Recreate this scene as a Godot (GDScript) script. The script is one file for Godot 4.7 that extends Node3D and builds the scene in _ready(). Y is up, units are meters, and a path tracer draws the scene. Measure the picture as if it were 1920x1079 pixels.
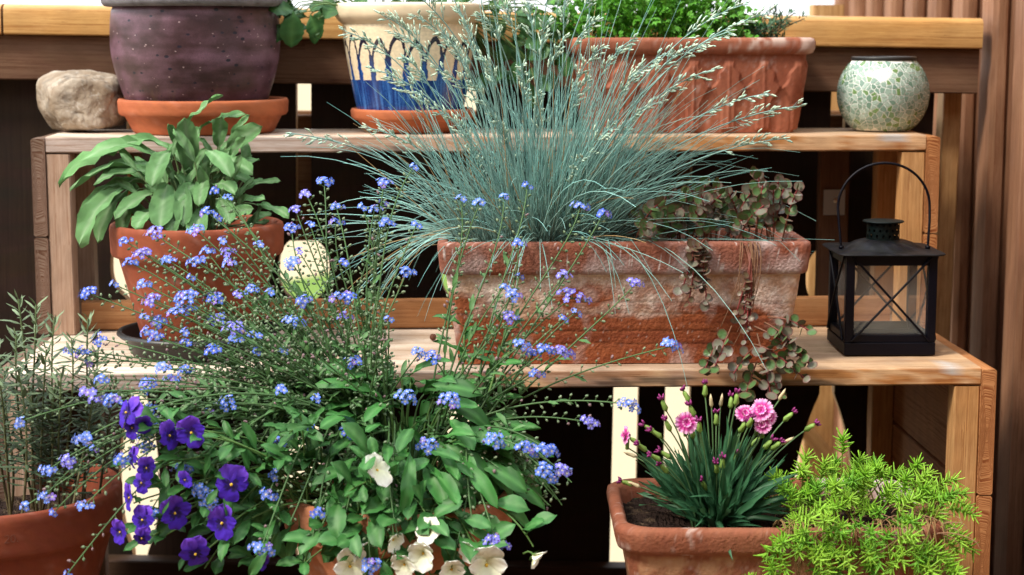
extends Node3D

# ---------------------------------------------------------------- mesh building
class Geo:
	var v := PackedVector3Array()
	var c := PackedColorArray()
	var u := PackedVector2Array()
	var ix := PackedInt32Array()
	func vert(p: Vector3, col := Color.WHITE, uv := Vector2.ZERO) -> int:
		v.append(p); c.append(col); u.append(uv)
		return v.size() - 1
	func tri(a: int, b: int, d: int) -> void:
		ix.append(a); ix.append(b); ix.append(d)
	func quad(a: int, b: int, d: int, e: int) -> void:
		ix.append_array(PackedInt32Array([a, b, d, a, d, e]))
	func flat_quad(a: Vector3, b: Vector3, d: Vector3, e: Vector3, col := Color.WHITE) -> void:
		quad(vert(a, col, Vector2(0, 0)), vert(b, col, Vector2(1, 0)), vert(d, col, Vector2(1, 1)), vert(e, col, Vector2(0, 1)))
	func tube(path: PackedVector3Array, r0: float, r1: float, sides: int, col: Color, col2 = null, cap := false) -> void:
		var n := path.size()
		var first := v.size()
		var ref := Vector3(0.31, 0.2, 0.93)
		for i in n:
			var d := (path[mini(i + 1, n - 1)] - path[maxi(i - 1, 0)]).normalized()
			var a := d.cross(ref)
			if a.length() < 0.05:
				a = d.cross(Vector3(1, 0.1, 0))
			a = a.normalized()
			var b := d.cross(a)
			var t := i / float(n - 1)
			var r := lerpf(r0, r1, t)
			var cc: Color = col if col2 == null else col.lerp(col2, t)
			for k in sides:
				var w := TAU * k / sides
				vert(path[i] + (a * cos(w) + b * sin(w)) * r, cc, Vector2(t, float(k) / sides))
		for i in n - 1:
			for k in sides:
				var k2 := (k + 1) % sides
				quad(first + i * sides + k, first + i * sides + k2, first + (i + 1) * sides + k2, first + (i + 1) * sides + k)
		if cap:
			for e in [0, n - 1]:
				var m := vert(path[e], col)
				for k in sides:
					var p: int = first + e * sides + k
					var q: int = first + e * sides + (k + 1) % sides
					if e == 0: tri(m, q, p)
					else: tri(m, p, q)
	func blob(at: Vector3, axis: Vector3, len_: float, r: float, col: Color, col2: Color) -> void:
		# a small bud: two rings of five between two tips
		var a := axis.cross(Vector3(0.3, 0.9, 0.2)).normalized()
		var b := axis.cross(a)
		var f := vert(at, col)
		for j in 2:
			for k in 5:
				var w := TAU * (k + j * 0.5) / 5
				vert(at + axis * len_ * (0.3 + 0.42 * j) + (a * cos(w) + b * sin(w)) * r * (1.0 - 0.25 * j), col.lerp(col2, 0.3 + 0.5 * j))
		var e := vert(at + axis * len_, col2)
		for k in 5:
			var k2 := (k + 1) % 5
			tri(f, f + 1 + k2, f + 1 + k)
			quad(f + 1 + k, f + 1 + k2, f + 6 + k2, f + 6 + k)
			tri(f + 6 + k, f + 6 + k2, e)
	func add(g: Geo, xf: Transform3D) -> void:
		var o := v.size()
		for i in g.v.size():
			v.append(xf * g.v[i]); c.append(g.c[i]); u.append(g.u[i])
		for i in g.ix: ix.append(i + o)
	func mesh(mat: Material, into: ArrayMesh = null) -> ArrayMesh:
		var nn := PackedVector3Array()
		nn.resize(v.size())
		var out := PackedInt32Array()
		out.resize(ix.size())
		for t in range(0, ix.size(), 3):
			var a := ix[t]
			var b := ix[t + 1]
			var d := ix[t + 2]
			var n := (v[b] - v[a]).cross(v[d] - v[a])
			nn[a] += n; nn[b] += n; nn[d] += n
			out[t] = a; out[t + 1] = d; out[t + 2] = b
		for i in nn.size():
			nn[i] = nn[i].normalized() if nn[i].length_squared() > 1e-30 else Vector3.UP
		var arr := []
		arr.resize(Mesh.ARRAY_MAX)
		arr[Mesh.ARRAY_VERTEX] = v
		arr[Mesh.ARRAY_NORMAL] = nn
		arr[Mesh.ARRAY_COLOR] = c
		arr[Mesh.ARRAY_TEX_UV] = u
		arr[Mesh.ARRAY_INDEX] = out
		var m := into if into else ArrayMesh.new()
		m.add_surface_from_arrays(Mesh.PRIMITIVE_TRIANGLES, arr)
		m.surface_set_material(m.get_surface_count() - 1, mat)
		return m

var rng := RandomNumberGenerator.new()
var noise := FastNoiseLite.new()
var M := {}

func rf(a: float, b: float) -> float: return rng.randf_range(a, b)
func nz(p: Vector3, f: float) -> float: return noise.get_noise_3dv(p * f)
func lin(r: float, g: float, b: float) -> Color: return Color(r, g, b)
func tint(col: Color, k: float) -> Color: return Color(col.r * k, col.g * k, col.b * k)
func rvec() -> Vector3: return Vector3(rng.randfn(), rng.randfn(), rng.randfn()).normalized()

# ---------------------------------------------------------------- naming
func tag(o: Node, label: String, category: String, group := "", kind := "") -> Node:
	if label: o.set_meta("label", label)
	if category: o.set_meta("category", category)
	if group: o.set_meta("group", group)
	if kind: o.set_meta("kind", kind)
	return o
var used := {}
func numbered(called: String, parent: Node) -> String:
	var key := str(parent.get_instance_id()) + called
	used[key] = used.get(key, -1) + 1
	return called if used[key] == 0 else "%s_%03d" % [called, used[key]]
func thing(called: String, label: String, category: String, at := Vector3.ZERO, turn := 0.0, group := "") -> Node3D:
	var o := Node3D.new()
	o.name = numbered(called, self)
	add_child(o, true)
	o.position = at
	o.rotation.y = turn
	tag(o, label, category, group)
	return o
func part(called: String, mesh: Mesh, parent: Node, xf := Transform3D(), kind := "", label := "") -> MeshInstance3D:
	var o := MeshInstance3D.new()
	o.name = numbered(called, parent)
	o.mesh = mesh
	parent.add_child(o, true)
	o.transform = xf
	if kind: o.set_meta("kind", kind)
	if label: o.set_meta("label", label)
	return o
func frame(at: Vector3, y: Vector3, zhint: Vector3, s := Vector3.ONE) -> Transform3D:
	y = y.normalized()
	var x := y.cross(zhint)
	if x.length() < 0.05: x = y.cross(Vector3(0.9, 0.1, 0.3))
	x = x.normalized()
	return Transform3D(Basis(x * s.x, y * s.y, x.cross(y) * s.z), at)
func bez(a: Vector3, b: Vector3, d: Vector3, e: Vector3, n: int) -> PackedVector3Array:
	var out := PackedVector3Array()
	for i in n + 1:
		out.append(a.bezier_interpolate(b, d, e, i / float(n)))
	return out

# ---------------------------------------------------------------- textures and materials
func tex(w: int, h: int, f: Callable) -> ImageTexture:
	var d := PackedByteArray()
	d.resize(w * h * 3)
	var i := 0
	for y in h:
		for x in w:
			var c: Color = f.call(x / float(w), y / float(h))
			d[i] = clampi(int(c.r * 255.0), 0, 255)
			d[i + 1] = clampi(int(c.g * 255.0), 0, 255)
			d[i + 2] = clampi(int(c.b * 255.0), 0, 255)
			i += 3
	return ImageTexture.create_from_image(Image.create_from_data(w, h, false, Image.FORMAT_RGB8, d))
func fine(freq: float, oct: int, seed_: int) -> NoiseTexture2D:
	var n := FastNoiseLite.new()
	n.seed = seed_
	n.frequency = freq
	n.fractal_octaves = oct
	n.noise_type = FastNoiseLite.TYPE_SIMPLEX_SMOOTH
	var t := NoiseTexture2D.new()
	t.width = 512; t.height = 512; t.seamless = true
	t.noise = n
	return t
func mat(col: Color, rough: float, spec := 0.5) -> StandardMaterial3D:
	var m := StandardMaterial3D.new()
	m.albedo_color = col.linear_to_srgb()
	m.roughness = rough
	m.metallic_specular = spec
	m.vertex_color_use_as_albedo = true
	return m
func bump(m: StandardMaterial3D, t: Texture2D, depth_cm: float, scale := 0.0) -> StandardMaterial3D:
	m.heightmap_enabled = true
	m.heightmap_texture = t
	m.heightmap_scale = depth_cm
	if scale > 0.0:
		m.uv1_triplanar = true
		m.uv1_scale = Vector3.ONE * scale
	return m
func leafmat(rough: float, back: float, spec := 0.4) -> StandardMaterial3D:
	var m := mat(Color.WHITE, rough, spec)
	m.backlight_enabled = true
	m.backlight = Color(back, back, back)
	return m

func make_materials() -> void:
	noise.seed = 11
	noise.frequency = 1.0
	noise.fractal_octaves = 4
	var grain := tex(1024, 256, func(x, y):
		var a: float = TAU * y
		var p := Vector3(x * 4.0, cos(a) * 0.8, sin(a) * 0.8)
		var wob := noise.get_noise_3dv(p) * 0.75
		var ring: float = fposmod(y * 13.0 + wob + noise.get_noise_1d(y * 9.0), 1.0)
		var line: float = pow(ring, 3.0) * 0.30 * (0.5 + clampf(0.5 + noise.get_noise_3dv(p * 1.7) * 1.5, 0, 1))
		var fib := noise.get_noise_3dv(Vector3(x * 22.0, cos(a) * 26.0, sin(a) * 26.0)) * 0.5 + noise.get_noise_3dv(Vector3(x * 60.0, cos(a) * 60.0, sin(a) * 60.0 + 9.0)) * 0.35
		var dark: float = clampf(line + 0.14 - fib * 0.5, 0.0, 1.0)
		return Color(1, 1, 1).lerp(Color(0.56, 0.40, 0.28), dark))
	var rings := tex(256, 256, func(x, y):
		var p := Vector3(x, y, 0)
		var r: float = Vector2(x - 0.9, y - 0.4).length() * 13.0 + noise.get_noise_3dv(p * 2.0) * 1.2
		var k: float = pow(fposmod(r, 1.0), 2.0) * 0.7 + (noise.get_noise_3dv(p * 40.0) * 0.3)
		return Color(1, 1, 1).lerp(Color(0.48, 0.26, 0.14), clampf(k, 0, 1)))
	var n1 := fine(0.03, 5, 3)
	var n2 := fine(0.012, 4, 8)
	var n3 := fine(0.05, 3, 21)
	var w := mat(Color.WHITE, 0.72, 0.35)
	w.albedo_texture = grain
	w.uv1_triplanar = true
	w.uv1_scale = Vector3(0.7, 8.0, 8.0)
	bump(w, grain, 0.06)
	M.wood = w
	var we := mat(Color.WHITE, 0.8, 0.3)
	we.albedo_texture = rings
	bump(we, rings, 0.04)
	M.wood_end = we
	var gl := w.duplicate()
	gl.roughness = 0.35
	M.gloss_wood = gl
	M.clay = bump(mat(Color.WHITE, 0.85, 0.35), n1, 0.10, 9.0)
	M.clay_smooth = bump(mat(Color.WHITE, 0.78, 0.4), n1, 0.03, 7.0)
	M.crust = bump(mat(Color.WHITE, 0.92, 0.3), n1, 0.13, 11.0)
	M.stone = bump(mat(Color.WHITE, 0.75, 0.4), n2, 0.25, 9.0)
	M.soil = bump(mat(Color.WHITE, 0.95, 0.2), n1, 0.9, 9.0)
	M.black = bump(mat(Color.WHITE, 0.5, 0.32), n1, 0.03, 12.0)
	M.plastic = mat(Color.WHITE, 0.42, 0.5)
	M.metal = mat(Color.WHITE, 0.4, 0.5)
	M.metal.metallic = 0.8
	M.glass = mat(Color.WHITE, 0.05, 0.5)
	M.glass.vertex_color_use_as_albedo = false
	M.glass.transparency = BaseMaterial3D.TRANSPARENCY_ALPHA
	M.glass.albedo_color = Color(0.95, 0.97, 0.96, 0.10)
	M.shard = mat(Color.WHITE, 0.25, 0.5)
	M.shard.clearcoat_enabled = true
	M.shard.clearcoat = 0.3
	M.shard.clearcoat_roughness = 0.1
	M.grout = bump(mat(Color.WHITE, 0.8, 0.4), n1, 0.05, 14.0)
	M.leaf = leafmat(0.5, 0.35)
	M.gloss_leaf = leafmat(0.36, 0.2, 0.4)
	M.sage = bump(leafmat(0.88, 0.3, 0.2), n3, 0.11, 15.0)
	M.petal = leafmat(0.7, 0.45)
	M.grass = leafmat(0.55, 0.25)
	M.gravel = bump(mat(Color.WHITE, 0.95, 0.2), n1, 1.0, 1.5)
	# a thrown, half glazed stoneware surface: throwing bands, iron specks and pale pits
	var dots := []
	for i in 380:
		var sort := rng.randi() % 3
		dots.append([rng.randf(), rng.randf(), rf(0.005, 0.0125) if sort == 0 else rf(0.0025, 0.0055), sort])
	var grid := {}
	for d in dots:
		var key := Vector2i(int(d[0] * 40), int(d[1] * 20))
		for dx in [-1, 0, 1]:
			for dy in [-1, 0, 1]:
				var kk := key + Vector2i(dx, dy)
				if not grid.has(kk): grid[kk] = []
				grid[kk].append(d)
	var stoneware := tex(1024, 512, func(x, y):
		var a: float = TAU * x
		var p := Vector3(cos(a), sin(a), y * 2.2)
		var band := noise.get_noise_3dv(Vector3(cos(a) * 0.5, sin(a) * 0.5, y * 7.0))
		var blot := noise.get_noise_3dv(p * 2.4)
		var grit := noise.get_noise_3dv(p * 60.0)
		var c := Color(0.24, 0.155, 0.175).lerp(Color(0.43, 0.315, 0.375), clampf(0.45 + band * 0.7 + blot * 0.8, 0, 1))
		c = c.lerp(Color(0.36, 0.33, 0.22), clampf((noise.get_noise_3dv(Vector3(cos(a) * 4.0, sin(a) * 4.0, y * 1.6 + 5.0)) - 0.16) * 3.0, 0, 0.55) * clampf((0.4 - y) * 5.0, 0, 1))
		c = c * (1.0 + grit * 0.22)
		for d in grid.get(Vector2i(int(x * 40), int(y * 20)), []):
			var q := Vector2((x - d[0]) * 2.6, y - d[1]).length()
			if q < d[2]:
				c = Color(0.10, 0.10, 0.17) if d[3] == 0 else Color(0.66, 0.58, 0.58)
		return c)
	M.stoneware = mat(Color.WHITE, 0.42, 0.5)
	M.stoneware.albedo_texture = stoneware
	bump(M.stoneware, stoneware, 0.05)
	var drip := tex(1024, 512, func(x, y):
		# y 0 foot .. 1 rim
		var a: float = TAU * x
		var p := Vector3(cos(a), sin(a), y * 2.0)
		var n := noise.get_noise_3dv(p * 5.0)
		var f: float = x * 22.0 + n * 0.10
		var s: float = fposmod(f, 1.0)
		var k: int = int(floor(f))
		var top: float = 0.84 + 0.025 * sin(k * 2.4) + n * 0.02
		var edge: float = 0.455 + n * 0.006
		var cream := Color(0.93, 0.86, 0.73) * (1.0 + noise.get_noise_3dv(p * 14.0) * 0.10)
		var streak := noise.get_noise_3dv(Vector3(cos(a) * 12.0, sin(a) * 12.0, y * 1.5))
		var blue := Color(0.06, 0.20, 0.46).lerp(Color(0.28, 0.50, 0.78), clampf(0.25 + streak * 1.3 + noise.get_noise_3dv(p * 30.0) * 0.5, 0, 1))
		if y < edge: return blue
		var leg: float = minf(s, 1.0 - s)
		var wd: float = lerpf(0.21, 0.13, clampf((y - edge) / 0.25, 0, 1))
		var archy: float = top - pow(absf(s - 0.45) * 2.0, 2.0) * 0.17
		var in_leg: bool = leg < wd and y < top - 0.13
		var in_arch: bool = y < archy + 0.027 and y > archy - 0.027 - 0.07 * absf(s - 0.45)
		if in_leg or in_arch:
			return blue.lerp(Color(0.14, 0.11, 0.15), clampf((y - 0.58) / 0.2, 0, 0.85))
		return cream)
	M.drip = mat(Color.WHITE, 0.22, 0.6)
	M.drip.albedo_texture = drip
	M.drip_plain = mat(Color.WHITE, 0.25, 0.6)

# ---------------------------------------------------------------- shapes
func board(size: Vector3, colf: Callable, seed_ := 0, m := "wood", ch := 0.0022) -> ArrayMesh:
	# centred plank, grain along x, chamfered, with sawn ends that show rings
	var g := Geo.new()
	var ge := Geo.new()
	var n := clampi(int(size.x / 0.02), 4, 90)
	var hy := size.y / 2
	var hz := size.z / 2
	var oct := [Vector2(hy, hz - ch), Vector2(hy - ch, hz), Vector2(-hy + ch, hz), Vector2(-hy, hz - ch), Vector2(-hy, -hz + ch), Vector2(-hy + ch, -hz), Vector2(hy - ch, -hz), Vector2(hy, -hz + ch)]
	var off := Vector3(seed_ * 3.7, seed_ * 1.3, 0)
	for k in 8:
		var a: Vector2 = oct[k]
		var b: Vector2 = oct[(k + 1) % 8]
		var sub := 1 if k % 2 == 0 else 4
		var first := g.v.size()
		for i in n + 1:
			var x := -size.x / 2 + size.x * i / n
			for j in sub + 1:
				var q := a.lerp(b, j / float(sub))
				var p := Vector3(x, q.x, q.y)
				var wob := nz(p + off, 18.0) * 0.0007
				var col: Color = colf.call(p)
				if k % 2 == 0: col = tint(col, 0.82 + 0.3 * nz(p + off, 90.0))
				g.vert(p + Vector3(0, q.x / hy, q.y / hz) * wob, col)
		for i in n:
			for j in sub:
				var o := first + i * (sub + 1) + j
				g.quad(o, o + 1, o + sub + 2, o + sub + 1)
	for e in [-1.0, 1.0]:
		var ctr := ge.vert(Vector3(e * size.x / 2, 0, 0), colf.call(Vector3(e * size.x / 2, 0, 0)), Vector2(0.5, 0.5))
		var f2 := ge.v.size()
		var sc := 1.0 / maxf(size.y, size.z)
		for k in 8:
			var q: Vector2 = oct[k]
			ge.vert(Vector3(e * size.x / 2, q.x, q.y), colf.call(Vector3(e * size.x / 2, q.x, q.y)), Vector2(0.5 + q.y * sc + seed_ * 0.07, 0.5 + q.x * sc))
		for k in 8:
			if e > 0: ge.tri(ctr, f2 + k, f2 + (k + 1) % 8)
			else: ge.tri(ctr, f2 + (k + 1) % 8, f2 + k)
	var out := g.mesh(M[m])
	return ge.mesh(M.wood_end, out)

func wood_col(a: Color, b: Color, seed_: int, mott := 1.0) -> Callable:
	return func(p: Vector3) -> Color:
		var k := clampf(0.5 + nz(Vector3(p.x * 1.4, p.y * 7.0, p.z * 7.0) + Vector3(seed_ * 5.1, 0, seed_), 2.2) * 1.3 * mott, 0, 1)
		return tint(a.lerp(b, k), 1.0 + 0.25 * nz(p + Vector3(seed_, 0, 0), 35.0))

const UPRIGHT := Basis(Vector3(0, 1, 0), Vector3(-1, 0, 0), Vector3(0, 0, 1))   # grain upwards
const INWARD := Basis(Vector3(0, 0, -1), Vector3(0, 1, 0), Vector3(1, 0, 0))    # grain front to back

func lathe(profile: Array, seg: int, colf, m: Material, wob := 0.0) -> ArrayMesh:
	# profile from the outside foot, up, over the rim and down inside: Vector2(radius, height)
	var g := Geo.new()
	var n := profile.size()
	var top: float = profile.map(func(q): return q.y).max()
	for i in n:
		for k in seg + 1:
			var a := TAU * k / seg
			var p := Vector3(sin(a) * profile[i].x, profile[i].y, -cos(a) * profile[i].x)
			if wob > 0.0: p += Vector3(sin(a), 0, -cos(a)) * nz(Vector3(sin(a), profile[i].y * 9.0, cos(a)), 1.5) * wob
			var col: Color = colf.call(p) if colf is Callable else (colf as Color)
			g.vert(p, col, Vector2(k / float(seg), (profile[i].y - profile[0].y) / (top - profile[0].y)))
	for i in n - 1:
		for k in seg:
			var o := i * (seg + 1) + k
			g.quad(o, o + seg + 1, o + seg + 2, o + 1)
	return g.mesh(m)
func smooth_profile(pts: Array, per := 6) -> Array:
	var out := []
	for i in pts.size() - 1:
		var a: Vector2 = pts[maxi(i - 1, 0)]
		var b: Vector2 = pts[i]
		var d: Vector2 = pts[i + 1]
		var e: Vector2 = pts[mini(i + 2, pts.size() - 1)]
		for k in per:
			out.append(b.cubic_interpolate(d, a, e, k / float(per)))
	out.append(pts[-1])
	return out
func fill_profile(pts: Array, step: float) -> Array:
	# straight runs cut into short steps, corners kept
	var out := []
	for i in pts.size() - 1:
		var n := maxi(1, int((pts[i + 1] - pts[i]).length() / step))
		for k in n: out.append((pts[i] as Vector2).lerp(pts[i + 1], k / float(n)))
	out.append(pts[-1])
	return out

func loft(rings: Array, per: int, colf: Callable, dispf, m: Material) -> ArrayMesh:
	# rings: [height, half width, half depth, corner radius]; rounded rectangles joined into a wall
	var g := Geo.new()
	for i in rings.size():
		var r: Array = rings[i]
		var rad: float = r[3]
		var sx: float = 2.0 * (r[1] - rad)
		var sz: float = 2.0 * (r[2] - rad)
		var arc: float = PI / 2 * rad
		var total := 2.0 * (sx + sz) + 4.0 * arc
		for k in per + 1:
			var s := total * k / per + sx * 1.5 + sz + arc * 2.0
			s = fposmod(s, total)
			var p: Vector2
			var nn: Vector2
			# start at the middle of the back; walk the four sides
			var seglen := [sx, arc, sz, arc, sx, arc, sz, arc]
			var q := 0
			while s > seglen[q] and q < 7:
				s -= seglen[q]; q += 1
			var a: float = s / maxf(rad, 1e-5)
			match q:
				0: p = Vector2(-sx / 2 + s, r[2]); nn = Vector2(0, 1)
				1: nn = Vector2(sin(a), cos(a)); p = Vector2(sx / 2, sz / 2) + nn * rad
				2: p = Vector2(r[1], sz / 2 - s); nn = Vector2(1, 0)
				3: nn = Vector2(cos(a), -sin(a)); p = Vector2(sx / 2, -sz / 2) + nn * rad
				4: p = Vector2(sx / 2 - s, -r[2]); nn = Vector2(0, -1)
				5: nn = Vector2(-sin(a), -cos(a)); p = Vector2(-sx / 2, -sz / 2) + nn * rad
				6: p = Vector2(-r[1], -sz / 2 + s); nn = Vector2(-1, 0)
				_: nn = Vector2(-cos(a), sin(a)); p = Vector2(-sx / 2, sz / 2) + nn * rad
			var w := Vector3(p.x, r[0], p.y)
			if dispf is Callable: w += Vector3(nn.x, 0, nn.y) * dispf.call(w, i)
			g.vert(w, colf.call(w, i), Vector2(k / float(per), i / float(rings.size())))
	for i in rings.size() - 1:
		for k in per:
			var o := i * (per + 1) + k
			g.quad(o, o + 1, o + per + 2, o + per + 1)
	return g.mesh(m)

func soil_mesh(hx: float, hz: float, round_: bool) -> ArrayMesh:
	var g := Geo.new()
	var n := 36
	for i in n + 1:
		for j in n + 1:
			var x := 2.0 * i / n - 1.0
			var z := 2.0 * j / n - 1.0
			if round_:
				var l := maxf(absf(x), absf(z)) / maxf(0.001, Vector2(x, z).length())
				x *= l; z *= l
			var p := Vector3(x * hx, 0, z * hz)
			p.y = nz(p, 22.0) * 0.010 + nz(p, 90.0) * 0.005
			var k := nz(p, 130.0)
			g.vert(p, lin(0.032, 0.022, 0.017) if k < 0.33 else lin(0.11, 0.075, 0.05))
	for i in n:
		for j in n:
			var o := i * (n + 1) + j
			g.quad(o, o + 1, o + n + 2, o + n + 1)
	return g.mesh(M.soil)

func leaf(width: float, a: float, b: float, bend: float, fold: float, wave: float, c0: Color, c1: Color, seed_: int, nu := 4, nv := 9, arch := 0.0, serr := 0.0, stalk := 0.0) -> Geo:
	# a leaf of length 1 along y, its face towards z; widest where a/(a+b) says
	var g := Geo.new()
	var peak := pow(a / (a + b), a) * pow(b / (a + b), b)
	var y := 0.0
	var z := 0.0
	for j in nv + 1:
		var t := j / float(nv)
		if j > 0:
			var th := bend * (t - 0.5 / nv)
			y += cos(th) / nv
			z -= sin(th) / nv
		var tt := clampf((t - stalk) / (1.0 - stalk), 0, 1)
		var w := width * pow(tt, a) * pow(1.0 - tt, b) / peak
		w = maxf(w, 0.012 if t < 0.97 else 0.0)
		if serr > 0.0: w *= 1.0 + serr * (1.0 if j % 2 == 0 else -1.0)
		for i in nu + 1:
			var s := 2.0 * i / nu - 1.0
			var p := Vector3(s * w, y, z + 4.0 * arch * t * (1.0 - t) + fold * absf(s) * w)
			p.z += wave * nz(Vector3(s * 0.6, t * 2.0, seed_ * 7.7), 1.3) * (0.3 + absf(s))
			var vein: float = 0.10 * absf(sin((t * 7.0 - absf(s) * 1.6) * PI))
			var col := c0.lerp(c1, clampf(1.0 - absf(s) * 2.6, 0, 1) * 0.8 + vein)
			col = tint(col, 1.0 + 0.30 * nz(Vector3(s, t * 2.0, seed_), 2.0))
			g.vert(p, col, Vector2(s * 0.5 + 0.5, t))
	for j in nv:
		for i in nu:
			var o := j * (nu + 1) + i
			g.quad(o, o + 1, o + nu + 2, o + nu + 1)
	return g

# ---------------------------------------------------------------- the place
func _ready() -> void:
	rng.seed = 20
	var cam := Camera3D.new()
	cam.name = "camera"
	cam.position = Vector3(0, 1.0, 0)
	cam.rotation_degrees = Vector3(-8.1, 0, 0)
	cam.fov = 18.07
	cam.near = 0.05
	cam.far = 400.0
	var lens := CameraAttributesPhysical.new()
	lens.frustum_focal_length = 75.4
	lens.frustum_focus_distance = 2.42
	lens.exposure_aperture = 5.6
	lens.frustum_near = 0.05
	lens.frustum_far = 400.0
	cam.attributes = lens
	add_child(cam)
	var env := Environment.new()
	env.background_mode = Environment.BG_SKY
	var sm := ProceduralSkyMaterial.new()
	sm.sky_top_color = Color(0.95, 0.98, 1.0)
	sm.sky_horizon_color = Color(0.80, 0.80, 0.82)
	sm.sky_curve = 0.3
	sm.ground_bottom_color = Color(0.5, 0.48, 0.44)
	sm.ground_horizon_color = Color(0.9, 0.9, 0.9)
	var sky := Sky.new()
	sky.sky_material = sm
	env.sky = sky
	env.background_energy_multiplier = 1.0
	env.tonemap_mode = Environment.TONE_MAPPER_LINEAR
	env.tonemap_exposure = 2.75
	env.sdfgi_enabled = true
	env.ssao_enabled = true
	env.ssil_enabled = true
	var we := WorldEnvironment.new()
	we.name = "world_environment"
	we.environment = env
	add_child(we)
	var sun := DirectionalLight3D.new()
	sun.name = "sun"
	sun.light_energy = 0.5
	sun.light_color = Color(1.0, 0.96, 0.90)
	sun.light_angular_distance = 12.0
	sun.shadow_enabled = true
	add_child(sun)
	sun.look_at_from_position(Vector3(-2.3, 3.2, 1.5), Vector3.ZERO)

	make_materials()
	surroundings()
	railing()
	side_wall()
	shelf_units()
	pots()
	ornaments()
	plants()

func struct(called: String, mesh: Mesh, xf := Transform3D()) -> void:
	part(called, mesh, self, xf, "structure")

func sheet(hx: float, hz: float, n: int, colf: Callable, m: Material) -> ArrayMesh:
	var g := Geo.new()
	for i in n + 1:
		for j in n + 1:
			var p := Vector3(hx * (2.0 * i / n - 1.0), 0, hz * (2.0 * j / n - 1.0))
			g.vert(p, colf.call(p))
	for i in n:
		for j in n:
			var o := i * (n + 1) + j
			g.quad(o, o + 1, o + n + 2, o + n + 1)
	return g.mesh(m)

func surroundings() -> void:
	struct("ground", sheet(150, 150, 40, func(p): return tint(lin(0.40, 0.325, 0.215), 1.0 + 0.15 * nz(p, 0.4)), M.gravel), Transform3D(Basis(), Vector3(0, -1.4, -20)))
	struct("lawn", sheet(2.6, 1.3, 20, func(p): return tint(lin(0.125, 0.20, 0.04), 1.0 + 0.4 * nz(p, 3.0)), M.gravel), Transform3D(Basis(Vector3.UP, deg_to_rad(58)), Vector3(-0.4, -1.395, -17.7)))
	# the balcony's own floor of planks
	var f := Node3D.new()
	f.name = "balcony_floor"
	add_child(f)
	f.set_meta("kind", "structure")
	for i in 28:
		part("plank", board(Vector3(3.2, 0.028, 0.142), wood_col(lin(0.10, 0.065, 0.04), lin(0.16, 0.10, 0.06), i), i), f, Transform3D(Basis(), Vector3(-0.4, -0.014, -3.02 + i * 0.147)))
	var h := part("unseen_house_wall", board(Vector3(9.0, 3.4, 0.2), wood_col(lin(0.20, 0.12, 0.07), lin(0.28, 0.17, 0.10), 3), 3), self, Transform3D(Basis(), Vector3(0, 1.7, 1.2)))  # unseen wall added behind the camera to keep out low frontal light
	tag(h, "brown timber house wall, unseen behind the camera, added to block low light", "wall")

func slit(y: float, kind: int) -> float:
	# half the width of the opening between two balusters at height y
	var w := 0.0125
	var o := (y - 0.597) / 0.058
	if absf(o) < 1.0: w = maxf(w, 0.043 * pow(1.0 - pow(absf(o), 2.6), 0.6))
	if kind == 0 or kind == 3:
		var b := (y - 0.25) / 0.165
		if absf(b) < 1.0: w = maxf(w, (0.049 if kind == 0 else 0.034) * pow(1.0 - b * b, 0.75) * (1.0 - 0.25 * b))
	elif y < 0.42: w = 0.0215
	return w

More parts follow.
